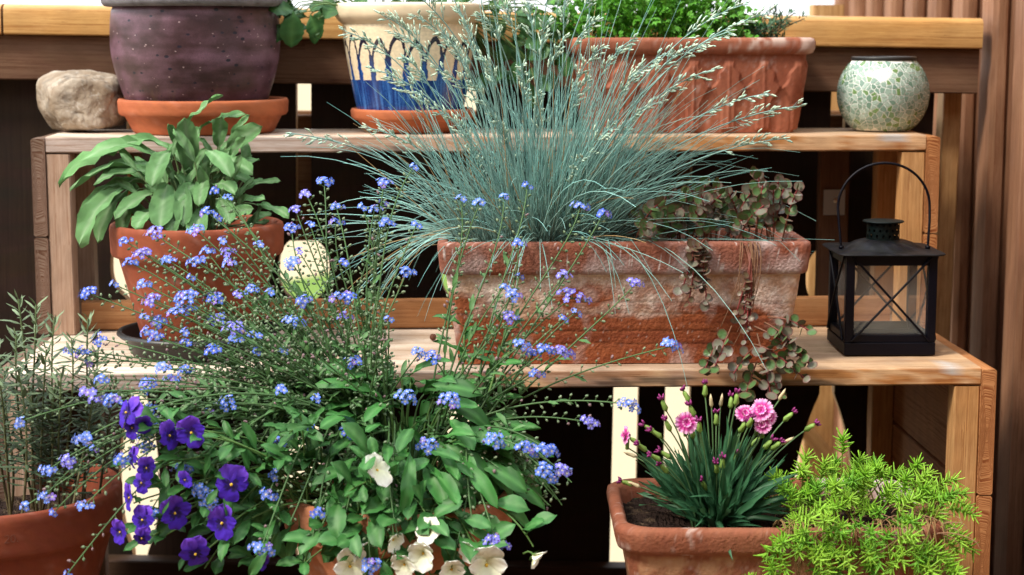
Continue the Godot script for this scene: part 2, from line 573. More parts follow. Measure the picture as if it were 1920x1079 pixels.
func railing() -> void:
	var r := thing("balcony_railing", "wooden balcony railing of sawn baluster boards behind the plant shelves", "railing", Vector3(0, 0, -3.0))
	r.rotation_degrees.z = -0.85
	r.position.y = 0.0
	var honey := wood_col(lin(0.62, 0.35, 0.12), lin(0.74, 0.47, 0.20), 4, 0.6)
	# handrail: a rounded rail in two lengths
	for e in [[-1.4, -0.842], [-0.838, 0.748]]:
		var g := Geo.new()
		var prof := PackedVector2Array()
		for k in 13:
			var a := PI * k / 12.0
			prof.append(Vector2(signf(cos(a)) * pow(absf(cos(a)), 0.35) * 0.046, pow(sin(a), 0.5) * 0.020 + 0.030))
		prof.append(Vector2(-0.046, 0.003)); prof.append(Vector2(-0.043, 0.0)); prof.append(Vector2(0.043, 0.0)); prof.append(Vector2(0.046, 0.003))
		var n := 60
		for i in n + 1:
			var x: float = lerpf(e[0], e[1], i / float(n))
			for q in prof:
				g.vert(Vector3(x, 0.981 + q.y, q.x), honey.call(Vector3(x, q.y, q.x)))
		var c := prof.size()
		for i in n:
			for k in c:
				g.quad(i * c + k, (i + 1) * c + k, (i + 1) * c + (k + 1) % c, i * c + (k + 1) % c)
		for s in [0, n]:
			var m := g.vert(Vector3(e[0] if s == 0 else e[1], 1.001, 0), lin(0.45, 0.25, 0.1))
			for k in c:
				var p: int = g.vert(g.v[s * c + k], lin(0.45, 0.25, 0.1))
				var q: int = g.vert(g.v[s * c + (k + 1) % c], lin(0.45, 0.25, 0.1))
				if s == 0: g.tri(m, p, q)
				else: g.tri(m, q, p)
		part("handrail", g.mesh(M.gloss_wood), r)
	part("upper_rail", board(Vector3(2.2, 0.0725, 0.03), wood_col(lin(0.12, 0.062, 0.036), lin(0.20, 0.115, 0.072), 9), 9), r, Transform3D(Basis(), Vector3(-0.352, 0.9445, 0.015)))
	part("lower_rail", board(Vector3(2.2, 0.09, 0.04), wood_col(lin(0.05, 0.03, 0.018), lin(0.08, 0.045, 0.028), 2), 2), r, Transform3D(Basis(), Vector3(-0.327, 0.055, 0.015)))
	var gaps := [-1.20, -0.92, -0.641, -0.359, -0.085, 0.188, 0.276, 0.529, 0.70]
	var kinds := [0, 0, 3, 3, 0, 1, 2, 0, 2]
	for i in gaps.size() - 1:
		var g := Geo.new()
		var rows := 110
		var dark := wood_col(lin(0.016, 0.009, 0.005), lin(0.032, 0.016, 0.009), 20 + i)  # near-black tone puts the shade behind the shelves into the colour
		for side in 2:
			var z := -0.012 if side == 0 else -0.036
			for j in rows + 1:
				var y := lerpf(0.02, 0.985, j / float(rows))
				var x0: float = gaps[i] + slit(y, kinds[i])
				var x1: float = gaps[i + 1] - slit(y, kinds[i + 1])
				for k in 6:
					var x := lerpf(x0, x1, k / 5.0)
					g.vert(Vector3(y, -x, z), dark.call(Vector3(y, x, z)))
			var base := side * (rows + 1) * 6
			for j in rows:
				for k in 5:
					var o := base + j * 6 + k
					if side == 0: g.quad(o, o + 1, o + 7, o + 6)
					else: g.quad(o, o + 6, o + 7, o + 1)
		var edge := (rows + 1) * 6
		for j in rows:
			for k in [0, 5]:
				var a: int = g.vert(g.v[j * 6 + k], lin(0.50, 0.33, 0.16))  # pale colour paints the outside light onto the board edges
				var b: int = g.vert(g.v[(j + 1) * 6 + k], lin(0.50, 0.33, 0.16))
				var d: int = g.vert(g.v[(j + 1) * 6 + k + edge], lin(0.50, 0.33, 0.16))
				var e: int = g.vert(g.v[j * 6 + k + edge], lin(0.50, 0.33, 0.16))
				if k == 0: g.quad(a, b, d, e)
				else: g.quad(e, d, b, a)
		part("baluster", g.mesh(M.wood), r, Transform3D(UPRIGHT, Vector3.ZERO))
	# the end post; light from outside is painted into its pale colour
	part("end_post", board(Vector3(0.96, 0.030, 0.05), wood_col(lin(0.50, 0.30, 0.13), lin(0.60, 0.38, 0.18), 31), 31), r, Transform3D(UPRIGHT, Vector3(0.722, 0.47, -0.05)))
	var b := thing("flower_box", "brown wooden flower box hung on the outside of the railing", "flower box", Vector3(-0.1, 0.642, -3.13))
	var bc := wood_col(lin(0.20, 0.10, 0.045), lin(0.28, 0.15, 0.07), 40)
	part("front_board", board(Vector3(1.6, 0.214, 0.018), bc, 41), b, Transform3D(Basis(), Vector3(0, 0.11, 0.06)))
	part("back_board", board(Vector3(1.6, 0.214, 0.018), bc, 42), b, Transform3D(Basis(), Vector3(0, 0.11, -0.09)))
	part("base_board", board(Vector3(1.6, 0.018, 0.13), bc, 43), b, Transform3D(Basis(), Vector3(0, 0.02, -0.015)))
	for s in [-1, 1]:
		part("end_board", board(Vector3(0.13, 0.18, 0.018), bc, 44), b, Transform3D(INWARD, Vector3(s * 0.785, 0.12, -0.015)))
	var p := thing("porch_post", "pale timber post with a sloping brace standing outside the railing", "post", Vector3(0.62, -1.4, -3.6))
	var pc := wood_col(lin(0.55, 0.33, 0.13), lin(0.65, 0.42, 0.19), 50)
	part("upright", board(Vector3(2.45, 0.06, 0.06), pc, 51), p, Transform3D(UPRIGHT, Vector3(0, 1.225, 0)))
	part("brace", board(Vector3(0.32, 0.03, 0.05), pc, 52), p, Transform3D(Basis(Vector3(0, 0, 1), 2.25) * Basis(), Vector3(0.055, 1.50, 0.06)))

func side_wall() -> void:
	# a wall of upright boards with cover strips, running away past the railing's end
	var w := thing("wooden_side_wall", "reddish brown wall of upright boards beside the railing's end", "wall", Vector3(0.80, -1.4, -2.6))
	part("backing", board(Vector3(3.6, 0.03, 2.1), wood_col(lin(0.11, 0.05, 0.03), lin(0.16, 0.075, 0.045), 60), 60), w, Transform3D(UPRIGHT, Vector3(0.047, 1.8, -0.80)))
	for i in 19:
		var z := 0.70 - i * 0.200
		if z < -1.84: break
		var c := wood_col(lin(0.13, 0.056, 0.029).lerp(lin(0.27, 0.14, 0.08), rf(0, 1)), lin(0.23, 0.115, 0.064), 61 + i)
		part("cladding_board", board(Vector3(3.6, 0.022, 0.135), c, 61 + i, "wood", 0.004), w, Transform3D(UPRIGHT, Vector3(0.020, 1.8, z)))
		part("cover_strip", board(Vector3(3.6, 0.030, 0.085), wood_col(lin(0.25, 0.125, 0.07), lin(0.38, 0.21, 0.125), 81 + i), 81 + i, "wood", 0.008), w, Transform3D(UPRIGHT, Vector3(-0.004, 1.8, z - 0.100)))

func shelf_units() -> void:
	var pale := lin(0.84, 0.76, 0.66)
	var orange := lin(0.56, 0.27, 0.10)
	var lilac := lin(0.56, 0.47, 0.43)
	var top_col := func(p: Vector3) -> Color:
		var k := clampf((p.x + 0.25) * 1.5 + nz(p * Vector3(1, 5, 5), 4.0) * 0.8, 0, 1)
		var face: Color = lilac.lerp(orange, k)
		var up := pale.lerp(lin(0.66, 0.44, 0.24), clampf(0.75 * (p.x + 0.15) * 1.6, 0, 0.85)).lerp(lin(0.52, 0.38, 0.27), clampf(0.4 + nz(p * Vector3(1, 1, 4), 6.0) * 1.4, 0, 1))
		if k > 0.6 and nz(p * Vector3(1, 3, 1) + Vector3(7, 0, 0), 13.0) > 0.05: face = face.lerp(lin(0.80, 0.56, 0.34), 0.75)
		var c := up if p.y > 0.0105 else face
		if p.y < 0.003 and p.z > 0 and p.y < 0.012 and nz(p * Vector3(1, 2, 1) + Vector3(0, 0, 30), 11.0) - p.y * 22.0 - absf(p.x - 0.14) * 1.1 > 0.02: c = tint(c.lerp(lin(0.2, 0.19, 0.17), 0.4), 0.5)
		if p.z > 0.0 and p.y > 0.004 and absf(p.x - 0.615) < 0.022 + nz(p, 70.0) * 0.01 and nz(p, 50.0) > -0.15: c = lin(0.62, 0.61, 0.60)   # scraped paint at the corner
		return tint(c, 1.0 + 0.25 * nz(p, 60.0))
	var post_l := wood_col(lin(0.44, 0.31, 0.23), lin(0.54, 0.40, 0.31), 5, 0.7)
	var post_r := wood_col(lin(0.55, 0.29, 0.11), lin(0.66, 0.40, 0.18), 6, 0.7)
	var side_l := wood_col(lin(0.17, 0.115, 0.085), lin(0.26, 0.18, 0.14), 7)
	var side_r := wood_col(lin(0.50, 0.225, 0.085), lin(0.60, 0.30, 0.13), 8)
	for u in 2:
		var upper := u == 0
		var H := 0.302 if upper else 0.54
		var D := 0.215 if upper else 0.53
		var W := 1.378
		var s := thing("plant_shelf", "smaller upper wooden plant shelf standing on the deeper one, under the stoneware pot" if upper else "deep lower wooden plant shelf carrying the lantern and the smaller shelf", "shelf", Vector3(-0.034, 0.54, -2.740) if upper else Vector3(-0.02, 0, -2.425), deg_to_rad(2.1))
		var split := [W] if upper else [W]
		# shelf of one or more planks
		var pw := 0.105 if upper else 0.1305
		var np := 2 if upper else 4
		for k in np:
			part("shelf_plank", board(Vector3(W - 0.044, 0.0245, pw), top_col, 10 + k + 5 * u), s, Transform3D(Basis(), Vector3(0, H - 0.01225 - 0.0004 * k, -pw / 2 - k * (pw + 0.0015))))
		var rows := 2 if upper else 3
		for e in [-1, 1]:
			var ph := (H - 0.003) / rows
			for k in rows:
				part("side_plank", board(Vector3(D, ph - 0.002, 0.021), side_l if e < 0 else side_r, 30 + k + 9 * u + 3 * e), s, Transform3D(INWARD, Vector3(e * (W / 2 - 0.0105), ph * (k + 0.5) + 0.001, -D / 2 + 0.001)))
			for q in [0, 1]:
				part("post", board(Vector3(H - 0.027, 0.036, 0.034), post_l if e < 0 else post_r, 50 + e + 2 * q + u), s, Transform3D(UPRIGHT, Vector3(e * (W / 2 - 0.0395), (H - 0.027) / 2 + 0.0005, -0.018 if q == 0 else -D + 0.04)))
		part("cross_rail", board(Vector3(W - 0.12, 0.045, 0.018), wood_col(lin(0.36, 0.17, 0.07), lin(0.44, 0.24, 0.11), 70), 70 + u), s, Transform3D(Basis(), Vector3(0, 0.024, -0.046 if upper else -D + 0.03)))
		if upper:
			var bk := part("metal_bracket", board(Vector3(0.035, 0.042, 0.002), func(_p): return lin(0.25, 0.27, 0.30), 1, "metal", 0.0006), s, Transform3D(Basis(), Vector3(0.565, 0.183, -0.17)))
			part("screw", lathe([Vector2(0.0001, 0), Vector2(0.004, 0), Vector2(0.004, 0.002), Vector2(0.0001, 0.003)], 14, lin(0.5, 0.5, 0.48), M.metal), bk, Transform3D(Basis(Vector3(1, 0, 0), PI / 2), Vector3(0.002, 0.003, 0.001)))
			var strut := part("bracket_batten", board(Vector3(0.27, 0.05, 0.016), wood_col(lin(0.09, 0.05, 0.03), lin(0.13, 0.07, 0.04), 75), 75), s, Transform3D(UPRIGHT, Vector3(0.565, 0.136, -0.181)))
	var b := thing("low_bench", "low plank bench in front of the shelves, under the front row of pots", "bench", Vector3(-0.05, 0, -2.2), 0.0)
	for k in 3:
		part("seat_plank", board(Vector3(1.9, 0.028, 0.118), wood_col(lin(0.26, 0.17, 0.10), lin(0.34, 0.23, 0.15), 90 + k), 90 + k), b, Transform3D(Basis(), Vector3(0, 0.196, -0.12 + 0.121 * k)))
	for x in [-0.8, 0.8]:
		part("leg", board(Vector3(0.34, 0.18, 0.03), wood_col(lin(0.26, 0.17, 0.10), lin(0.34, 0.23, 0.15), 94), 94), b, Transform3D(INWARD, Vector3(x, 0.091, 0)))

# ---------------------------------------------------------------- pots
func clay_col(a: Color, b: Color, lime: float, seed_: int) -> Callable:
	return func(p: Vector3) -> Color:
		var q := p + Vector3(seed_, seed_ * 2.0, 0)
		var c := a.lerp(b, clampf(0.5 + nz(q, 9.0) * 1.2, 0, 1))
		var l := clampf((nz(q, 26.0) * 0.6 + nz(q, 90.0) * 0.6 - 0.22) * 3.0, 0, 1) * lime
		c = c.lerp(lin(0.62, 0.53, 0.48), l)
		return tint(c, 1.0 + nz(q, 150.0) * 0.25)

func pot_profile(r: float, h: float, foot: float, band: float, wall: float, lip := 0.006) -> Array:
	# a classic flowerpot: tapered body, proud rim band, hollow inside
	var rb := r - lip - 0.006
	return fill_profile([Vector2(0.001, 0), Vector2(foot - 0.003, 0), Vector2(foot, 0.003), Vector2(rb, h - band - 0.004), Vector2(r - 0.003, h - band), Vector2(r - 0.001, h - band + 0.004), Vector2(r, h - 0.008), Vector2(r - 0.0015, h - 0.002), Vector2(r - 0.005, h), Vector2(r - wall + 0.003, h), Vector2(r - wall, h - 0.003), Vector2(r - wall - 0.006, h - 0.06), Vector2(0.001, h - 0.06)], 0.006)

func saucer_profile(r: float, h: float, foot: float, band: float) -> Array:
	return fill_profile([Vector2(0.001, 0), Vector2(foot - 0.003, 0), Vector2(foot, 0.003), Vector2(r - 0.010, h - band - 0.002), Vector2(r - 0.003, h - band), Vector2(r, h - band + 0.004), Vector2(r + 0.001, h - 0.004), Vector2(r - 0.001, h), Vector2(r - 0.006, h), Vector2(r - 0.008, h - 0.003), Vector2(foot - 0.006, 0.008), Vector2(0.001, 0.008)], 0.005)

func pots() -> void:
	var red := clay_col(lin(0.37, 0.098, 0.038), lin(0.44, 0.13, 0.052), 0.08, 1)
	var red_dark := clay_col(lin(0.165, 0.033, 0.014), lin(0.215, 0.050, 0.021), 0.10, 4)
	# top shelf: stoneware pot in its saucer
	var s := thing("saucer", "wide terracotta saucer under the purple stoneware pot", "saucer", Vector3(-0.482, 0.8432, -2.835))
	part("dish", lathe(saucer_profile(0.131, 0.052, 0.110, 0.025), 90, red, M.clay_smooth), s)
	var p := thing("stoneware_pot", "big rounded purple brown stoneware pot with grey rim, beside the stone", "flowerpot", Vector3(-0.492, 0.8515, -2.835))
	part("body", lathe(smooth_profile([Vector2(0.001, 0.0), Vector2(0.070, 0.0), Vector2(0.098, 0.004), Vector2(0.108, 0.036), Vector2(0.121, 0.075), Vector2(0.1285, 0.105), Vector2(0.1310, 0.135), Vector2(0.1300, 0.160), Vector2(0.1275, 0.179), Vector2(0.1230, 0.187)], 9), 120, lin(1, 1, 1), M.stoneware, 0.0012), p)
	part("rim", lathe(smooth_profile([Vector2(0.1215, 0.1865), Vector2(0.134, 0.1845), Vector2(0.1415, 0.190), Vector2(0.1425, 0.203), Vector2(0.138, 0.211), Vector2(0.126, 0.212), Vector2(0.121, 0.205), Vector2(0.119, 0.17)], 5), 120, func(q): return tint(lin(0.17, 0.165, 0.185), 1.0 + nz(q, 60.0) * 0.5), M.clay_smooth), p)
	part("soil", soil_mesh(0.119, 0.119, true), p, Transform3D(Basis(), Vector3(0, 0.18, 0)))
	# blue and cream glazed pot
	s = thing("saucer", "small terracotta saucer under the blue and cream pot", "saucer", Vector3(-0.157, 0.8432, -2.855))
	part("dish", lathe(saucer_profile(0.096, 0.036, 0.076, 0.017), 80, red, M.clay_smooth), s)
	p = thing("glazed_pot", "blue and cream glazed pot with dripping arches, behind the blue grass", "flowerpot", Vector3(-0.160, 0.8515, -2.855))
	part("body", lathe(smooth_profile([Vector2(0.001, 0.0), Vector2(0.055, 0.0), Vector2(0.0785, 0.003), Vector2(0.083, 0.022), Vector2(0.092, 0.065), Vector2(0.100, 0.110), Vector2(0.1045, 0.145), Vector2(0.1055, 0.160)], 8), 100, lin(1, 1, 1), M.drip), p)
	part("rim", lathe(smooth_profile([Vector2(0.105, 0.158), Vector2(0.112, 0.164), Vector2(0.117, 0.172), Vector2(0.118, 0.184), Vector2(0.115, 0.190), Vector2(0.107, 0.190), Vector2(0.102, 0.184), Vector2(0.100, 0.15)], 6), 100, func(q): return tint(lin(0.76, 0.62, 0.43), 1.0 + nz(q, 30.0) * 0.25), M.drip_plain), p)
	part("soil", soil_mesh(0.101, 0.101, true), p, Transform3D(Basis(), Vector3(0, 0.165, 0)))
	# terracotta trough with leaf relief
	p = thing("terracotta_trough", "terracotta trough moulded with pointed leaves, holding the bright green herb", "planter", Vector3(0.277, 0.8432, -2.868), deg_to_rad(2.1))
	var rl := func(w: Vector3, i: int) -> float:
		if i > 45: return 0.0
		var t := w.y / 0.118
		if t < 0.04 or t > 1.02: return 0.0
		var along := w.x if absf(w.z) > absf(w.x) * 0.35 else w.z
		var f := fposmod(along / 0.0545 + 0.5, 1.0) - 0.5
		var down := 1.0 - t                         # 0 at the rim
		var half := 0.06 + 0.40 * clampf(down / 0.42, 0, 1) + 0.035 * sin(down * 34.0)
		if down > 0.42: half = 0.46 - 0.25 * clampf((down - 0.42) / 0.2, 0, 1)
		var lf := clampf((half - absf(f)) * 24.0, 0, 1) * clampf(down * 12.0 - 0.5, 0, 1)
		var rib := maxf(0.0, 1.0 - absf(f) * 22.0) * clampf(down * 8.0, 0, 1)
		var flutes := clampf((down - 0.45) * 6.0, 0, 1) * cos(f * TAU * 4.0) * 0.0007
		return lf * 0.0044 + rib * 0.0016 + flutes * 0.6 + nz(w, 40.0) * 0.0006
	var rings := []
	for i in 46: rings.append([0.120 * i / 45.0, lerpf(0.160, 0.177, i / 45.0), lerpf(0.066, 0.074, i / 45.0), 0.02])
	for e in [[0.1205, 0.181, 0.077], [0.123, 0.1855, 0.081], [0.130, 0.1885, 0.084], [0.139, 0.189, 0.0845], [0.144, 0.187, 0.083], [0.146, 0.183, 0.079], [0.146, 0.178, 0.074], [0.143, 0.175, 0.071], [0.12, 0.172, 0.068], [0.11, 0.17, 0.066]]:
		rings.append([e[0], e[1], e[2], 0.02])
	var tc := clay_col(lin(0.25, 0.072, 0.038), lin(0.32, 0.112, 0.062), 0.26, 9)
	part("body", loft(rings, 620, func(w, i): 
		var c: Color = tc.call(w)
		if w.y > 0.12 and w.x > 0.05: c = c.lerp(lin(0.62, 0.50, 0.44), clampf(nz(w, 30.0) * 2.2 + (w.x - 0.13) * 4.0, 0, 0.7))
		return c, rl, M.clay_smooth), p)
	part("soil", soil_mesh(0.172, 0.068, false), p, Transform3D(Basis(), Vector3(0, 0.125, 0)))
	# middle shelf: sage pot
	s = thing("saucer", "black plastic saucer under the terracotta pot of sage", "saucer", Vector3(-0.452, 0.5412, -2.575))
	part("dish", lathe(saucer_profile(0.116, 0.033, 0.098, 0.008), 90, lin(0.012, 0.012, 0.013), M.plastic), s)
	p = thing("terracotta_pot", "round terracotta pot of sage standing in a black saucer", "flowerpot", Vector3(-0.453, 0.5495, -2.585))
	part("body", lathe(pot_profile(0.124, 0.178, 0.080, 0.045, 0.011), 110, clay_col(lin(0.22, 0.048, 0.020), lin(0.29, 0.074, 0.032), 0.16, 14), M.clay_smooth, 0.0006), p)
	part("soil", soil_mesh(0.111, 0.111, true), p, Transform3D(Basis(), Vector3(0, 0.150, 0)))
	# weathered long trough
	p = thing("weathered_trough", "long weathered terracotta trough crusted with white lime, under the blue grass", "planter", Vector3(0.153, 0.5412, -2.545), deg_to_rad(1.6))
	var wc := func(w: Vector3, _i: int) -> Color:
		var q := Vector3(w.x, w.y, w.z)
		var low := nz(Vector3(q.x, q.y * 3.5, q.z), 5.0)
		var spot := nz(q, 120.0)
		var c := lin(0.33, 0.100, 0.042).lerp(lin(0.25, 0.068, 0.032), clampf(0.5 + nz(Vector3(q.x * 0.6, q.y * 6.0, q.z), 8.0) * 1.3, 0, 1))
		# dark scored lines round the lower half
		for ly in [0.028, 0.046, 0.070, 0.086]:
			var dy := absf(w.y - ly - nz(Vector3(q.x, ly, 0), 4.0) * 0.004)
			if dy < 0.0011: c = tint(c, 0.55)
		if w.y > 0.125:
			c = lin(0.30, 0.135, 0.10).lerp(lin(0.27, 0.085, 0.048), clampf(0.5 + low * 1.3, 0, 1))
			var k := clampf((nz(q, 13.0) + 0.10 + (0.142 - w.y) * 9.0) * 1.7, 0, 0.75)
			c = c.lerp(lin(0.52, 0.42, 0.41), k)
			if spot > 0.44: c = c.lerp(lin(0.68, 0.62, 0.60), 0.7)
		else:
			var edge := 0.070 + low * 0.055 + nz(q, 40.0) * 0.012 - 0.022 * exp(-pow((w.x - 0.16) / 0.07, 2.0)) + 0.018 * exp(-pow((w.x + 0.04) / 0.06, 2.0))
			var k := clampf((w.y - edge) * 45.0, 0, 1) * clampf(0.88 + nz(q, 28.0) * 0.8, 0, 1)
			c = c.lerp(lin(0.84, 0.72, 0.64).lerp(lin(0.55, 0.36, 0.25), clampf(0.34 + nz(q, 20.0) * 1.8, 0, 1)), k * 0.97)
			var fall := clampf((nz(Vector3(q.x * 1.3, q.y * 0.9, q.z), 9.0) - 0.17) * 2.0, 0, 0.45)
			c = c.lerp(lin(0.62, 0.50, 0.46), fall)
			if spot > 0.52: c = c.lerp(lin(0.60, 0.50, 0.46), 0.5)
		return tint(c, 1.0 + 0.35 * nz(q, 170.0))
	var wd := func(w: Vector3, i: int) -> float:
		if i > 62: return 0.0
		var d := nz(w, 30.0) * 0.0009 + nz(w, 90.0) * 0.0006
		for ly in [0.028, 0.046, 0.070, 0.086]:
			var dy := absf(w.y - ly - nz(Vector3(w.x, ly, 0), 4.0) * 0.004)
			d -= 0.0010 * maxf(0.0, 1.0 - dy / 0.0018)
		return d
	rings = []
	for i in 54: rings.append([0.125 * i / 53.0, lerpf(0.229, 0.246, i / 53.0), lerpf(0.070, 0.080, i / 53.0), 0.016])
	for e in [[0.1265, 0.250, 0.084], [0.129, 0.2535, 0.0875], [0.135, 0.2545, 0.0885], [0.145, 0.2555, 0.0895], [0.158, 0.257, 0.091], [0.166, 0.2575, 0.0915], [0.1705, 0.256, 0.090], [0.172, 0.252, 0.086], [0.172, 0.246, 0.080], [0.169, 0.2425, 0.0765], [0.15, 0.240, 0.074], [0.13, 0.238, 0.072]]:
		rings.append([e[0], e[1], e[2], 0.016])
	part("body", loft(rings, 760, wc, wd, M.crust), p)
	part("soil", soil_mesh(0.240, 0.074, false), p, Transform3D(Basis(), Vector3(0, 0.150, 0)))
	# front row
	p = thing("terracotta_pot", "terracotta pot of rosemary stamped 20. on its rim", "flowerpot", Vector3(-0.683, 0.2115, -2.30))
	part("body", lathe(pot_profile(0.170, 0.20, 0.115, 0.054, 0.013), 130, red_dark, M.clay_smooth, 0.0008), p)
	part("soil", soil_mesh(0.155, 0.155, true), p, Transform3D(Basis(), Vector3(0, 0.158, 0)))
	var tm := TextMesh.new()
	var fnt := SystemFont.new()
	fnt.font_names = PackedStringArray(["Droid Sans"])
	tm.font = fnt
	tm.text = "20."
	tm.font_size = 16
	tm.pixel_size = 0.00085
	tm.depth = 0.0016
	tm.curve_step = 1.0
	tm.material = mat(lin(0.16, 0.045, 0.022), 0.8)
	part("stamped_number", tm, p, Transform3D(Basis(Vector3.UP, deg_to_rad(24.5)), Vector3(sin(deg_to_rad(24.5)) * 0.1690, 0.172, cos(deg_to_rad(24.5)) * 0.1690)))
	p = thing("terracotta_pot", "terracotta pot almost hidden by forget-me-nots and white pansies", "flowerpot", Vector3(-0.147, 0.2115, -2.275))
	part("body", lathe(pot_profile(0.148, 0.205, 0.100, 0.050, 0.012), 120, clay_col(lin(0.43, 0.16, 0.075), lin(0.50, 0.22, 0.12), 0.30, 24), M.clay, 0.0006), p)
	part("soil", soil_mesh(0.134, 0.134, true), p, Transform3D(Basis(), Vector3(0, 0.180, 0)))
	p = thing("terracotta_trough", "squat rounded terracotta trough of pinks and lime stonecrop", "planter", Vector3(0.333, 0.2115, -2.283))
	rings = []
	for i in 36: rings.append([0.146 * i / 35.0, lerpf(0.168, 0.192, i / 35.0), lerpf(0.096, 0.120, i / 35.0), 0.04])
	for e in [[0.1475, 0.196, 0.124], [0.150, 0.2005, 0.1285], [0.155, 0.2025, 0.1305], [0.164, 0.2045, 0.1325], [0.172, 0.2055, 0.1335], [0.1785, 0.2045, 0.1325], [0.182, 0.200, 0.128], [0.182, 0.193, 0.121], [0.178, 0.1885, 0.1165], [0.165, 0.186, 0.114], [0.13, 0.182, 0.11]]:
		rings.append([e[0], e[1], e[2], 0.042])
	var bc := clay_col(lin(0.22, 0.068, 0.036), lin(0.28, 0.105, 0.058), 0.5, 33)
	part("body", loft(rings, 560, func(w, i):
		var c: Color = bc.call(w)
		if w.y < 0.145: c = c.lerp(lin(0.42, 0.24, 0.13), clampf(0.35 + nz(w, 24.0) * 1.6, 0, 0.8))
		if w.y > 0.15 and w.x > 0.08 and w.z < 0: c = c.lerp(lin(0.60, 0.56, 0.56), clampf(0.55 + nz(w, 40.0), 0, 0.9))
		return c, func(w, _i): return nz(w, 25.0) * 0.0010, M.clay), p)
	part("soil", soil_mesh(0.186, 0.114, false), p, Transform3D(Basis(), Vector3(0, 0.158, 0)))

# ---------------------------------------------------------------- ornaments
func ornaments() -> void:
	# the stone: a rounded block pushed in and out by noise
	var g := Geo.new()
	var planes := []
	for q in [[0.05, 1, 0.1, 0.041], [0.1, -1, 0, 0.046], [-0.1, 0.12, 1, 0.047], [0.2, 0, -1, 0.05], [-1, 0.08, 0.2, 0.060], [-0.9, -0.6, 0.2, 0.060], [0.9, -0.6, 0.3, 0.062], [1, 0.30, 0.45, 0.057], [-0.75, 1, 0.3, 0.053], [0.8, 1, 0.2, 0.058], [0.1, 0.7, 1, 0.057], [-0.8, -0.3, 0.8, 0.064], [0.6, -0.1, 1, 0.062], [-0.5, -1, 0.6, 0.058]]:
		planes.append([Vector3(q[0], q[1], q[2]).normalized(), q[3]])
	var n := 70
	for i in n + 1:
		for k in n * 2 + 1:
			var th := PI * i / n
			var ph := TAU * k / (n * 2)
			var d := Vector3(sin(th) * sin(ph), cos(th), sin(th) * cos(ph))
			var near := 0.0      # a hewn block: the smooth minimum of a dozen planes
			for q in planes: near += pow(maxf(0.0, d.dot(q[0]) / q[1]), 16.0)
			var p := d / pow(near, 1.0 / 16.0)
			p += d * (nz(p + Vector3(3, 1, 2), 7.0) * 0.014 + nz(p, 60.0) * 0.0012 - maxf(0.0, 0.06 - absf(nz(p + Vector3(0, 5, 0), 8.0))) * 0.05)
			p.y = maxf(p.y, -0.0445)
			var c := lin(0.23, 0.17, 0.115).lerp(lin(0.36, 0.30, 0.235), clampf(0.5 + nz(p, 22.0) * 1.4, 0, 1))
			var vein := absf(nz(p + Vector3(2, 0, 4), 16.0))
			if vein < 0.02: c = c.lerp(lin(0.55, 0.5, 0.44), 0.5)
			c = c.lerp(lin(0.13, 0.11, 0.09), clampf((nz(p + Vector3(9, 0, 0), 30.0) - 0.25) * 3.0, 0, 0.5))
			g.vert(p, tint(c, 1.0 + 0.2 * nz(p, 140.0)))
	for i in n:
		for k in n * 2:
			var o := i * (n * 2 + 1) + k
			g.quad(o, o + n * 2 + 1, o + n * 2 + 2, o + 1)
	var st := part("stone", g.mesh(M.stone), self, Transform3D(Basis(Vector3.UP, 0.25), Vector3(-0.668, 0.8885, -2.845)))
	tag(st, "rough beige boulder on the top shelf beside the purple pot", "stone")
	# small clay ball
	var bl := part("clay_ball", lathe(smooth_profile([Vector2(0.0001, 0), Vector2(0.0032, 0.0008), Vector2(0.0052, 0.005), Vector2(0.0034, 0.0092), Vector2(0.0001, 0.0102)], 5), 20, func(q): return tint(lin(0.13, 0.055, 0.035), 1.0 + nz(q, 300.0)), M.clay), self, Transform3D(Basis(), Vector3(-0.118, 0.5408, -2.664)))
	tag(bl, "tiny brown clay ball lying on the shelf beside the weathered trough", "clay ball")
	mosaic()
	lantern()

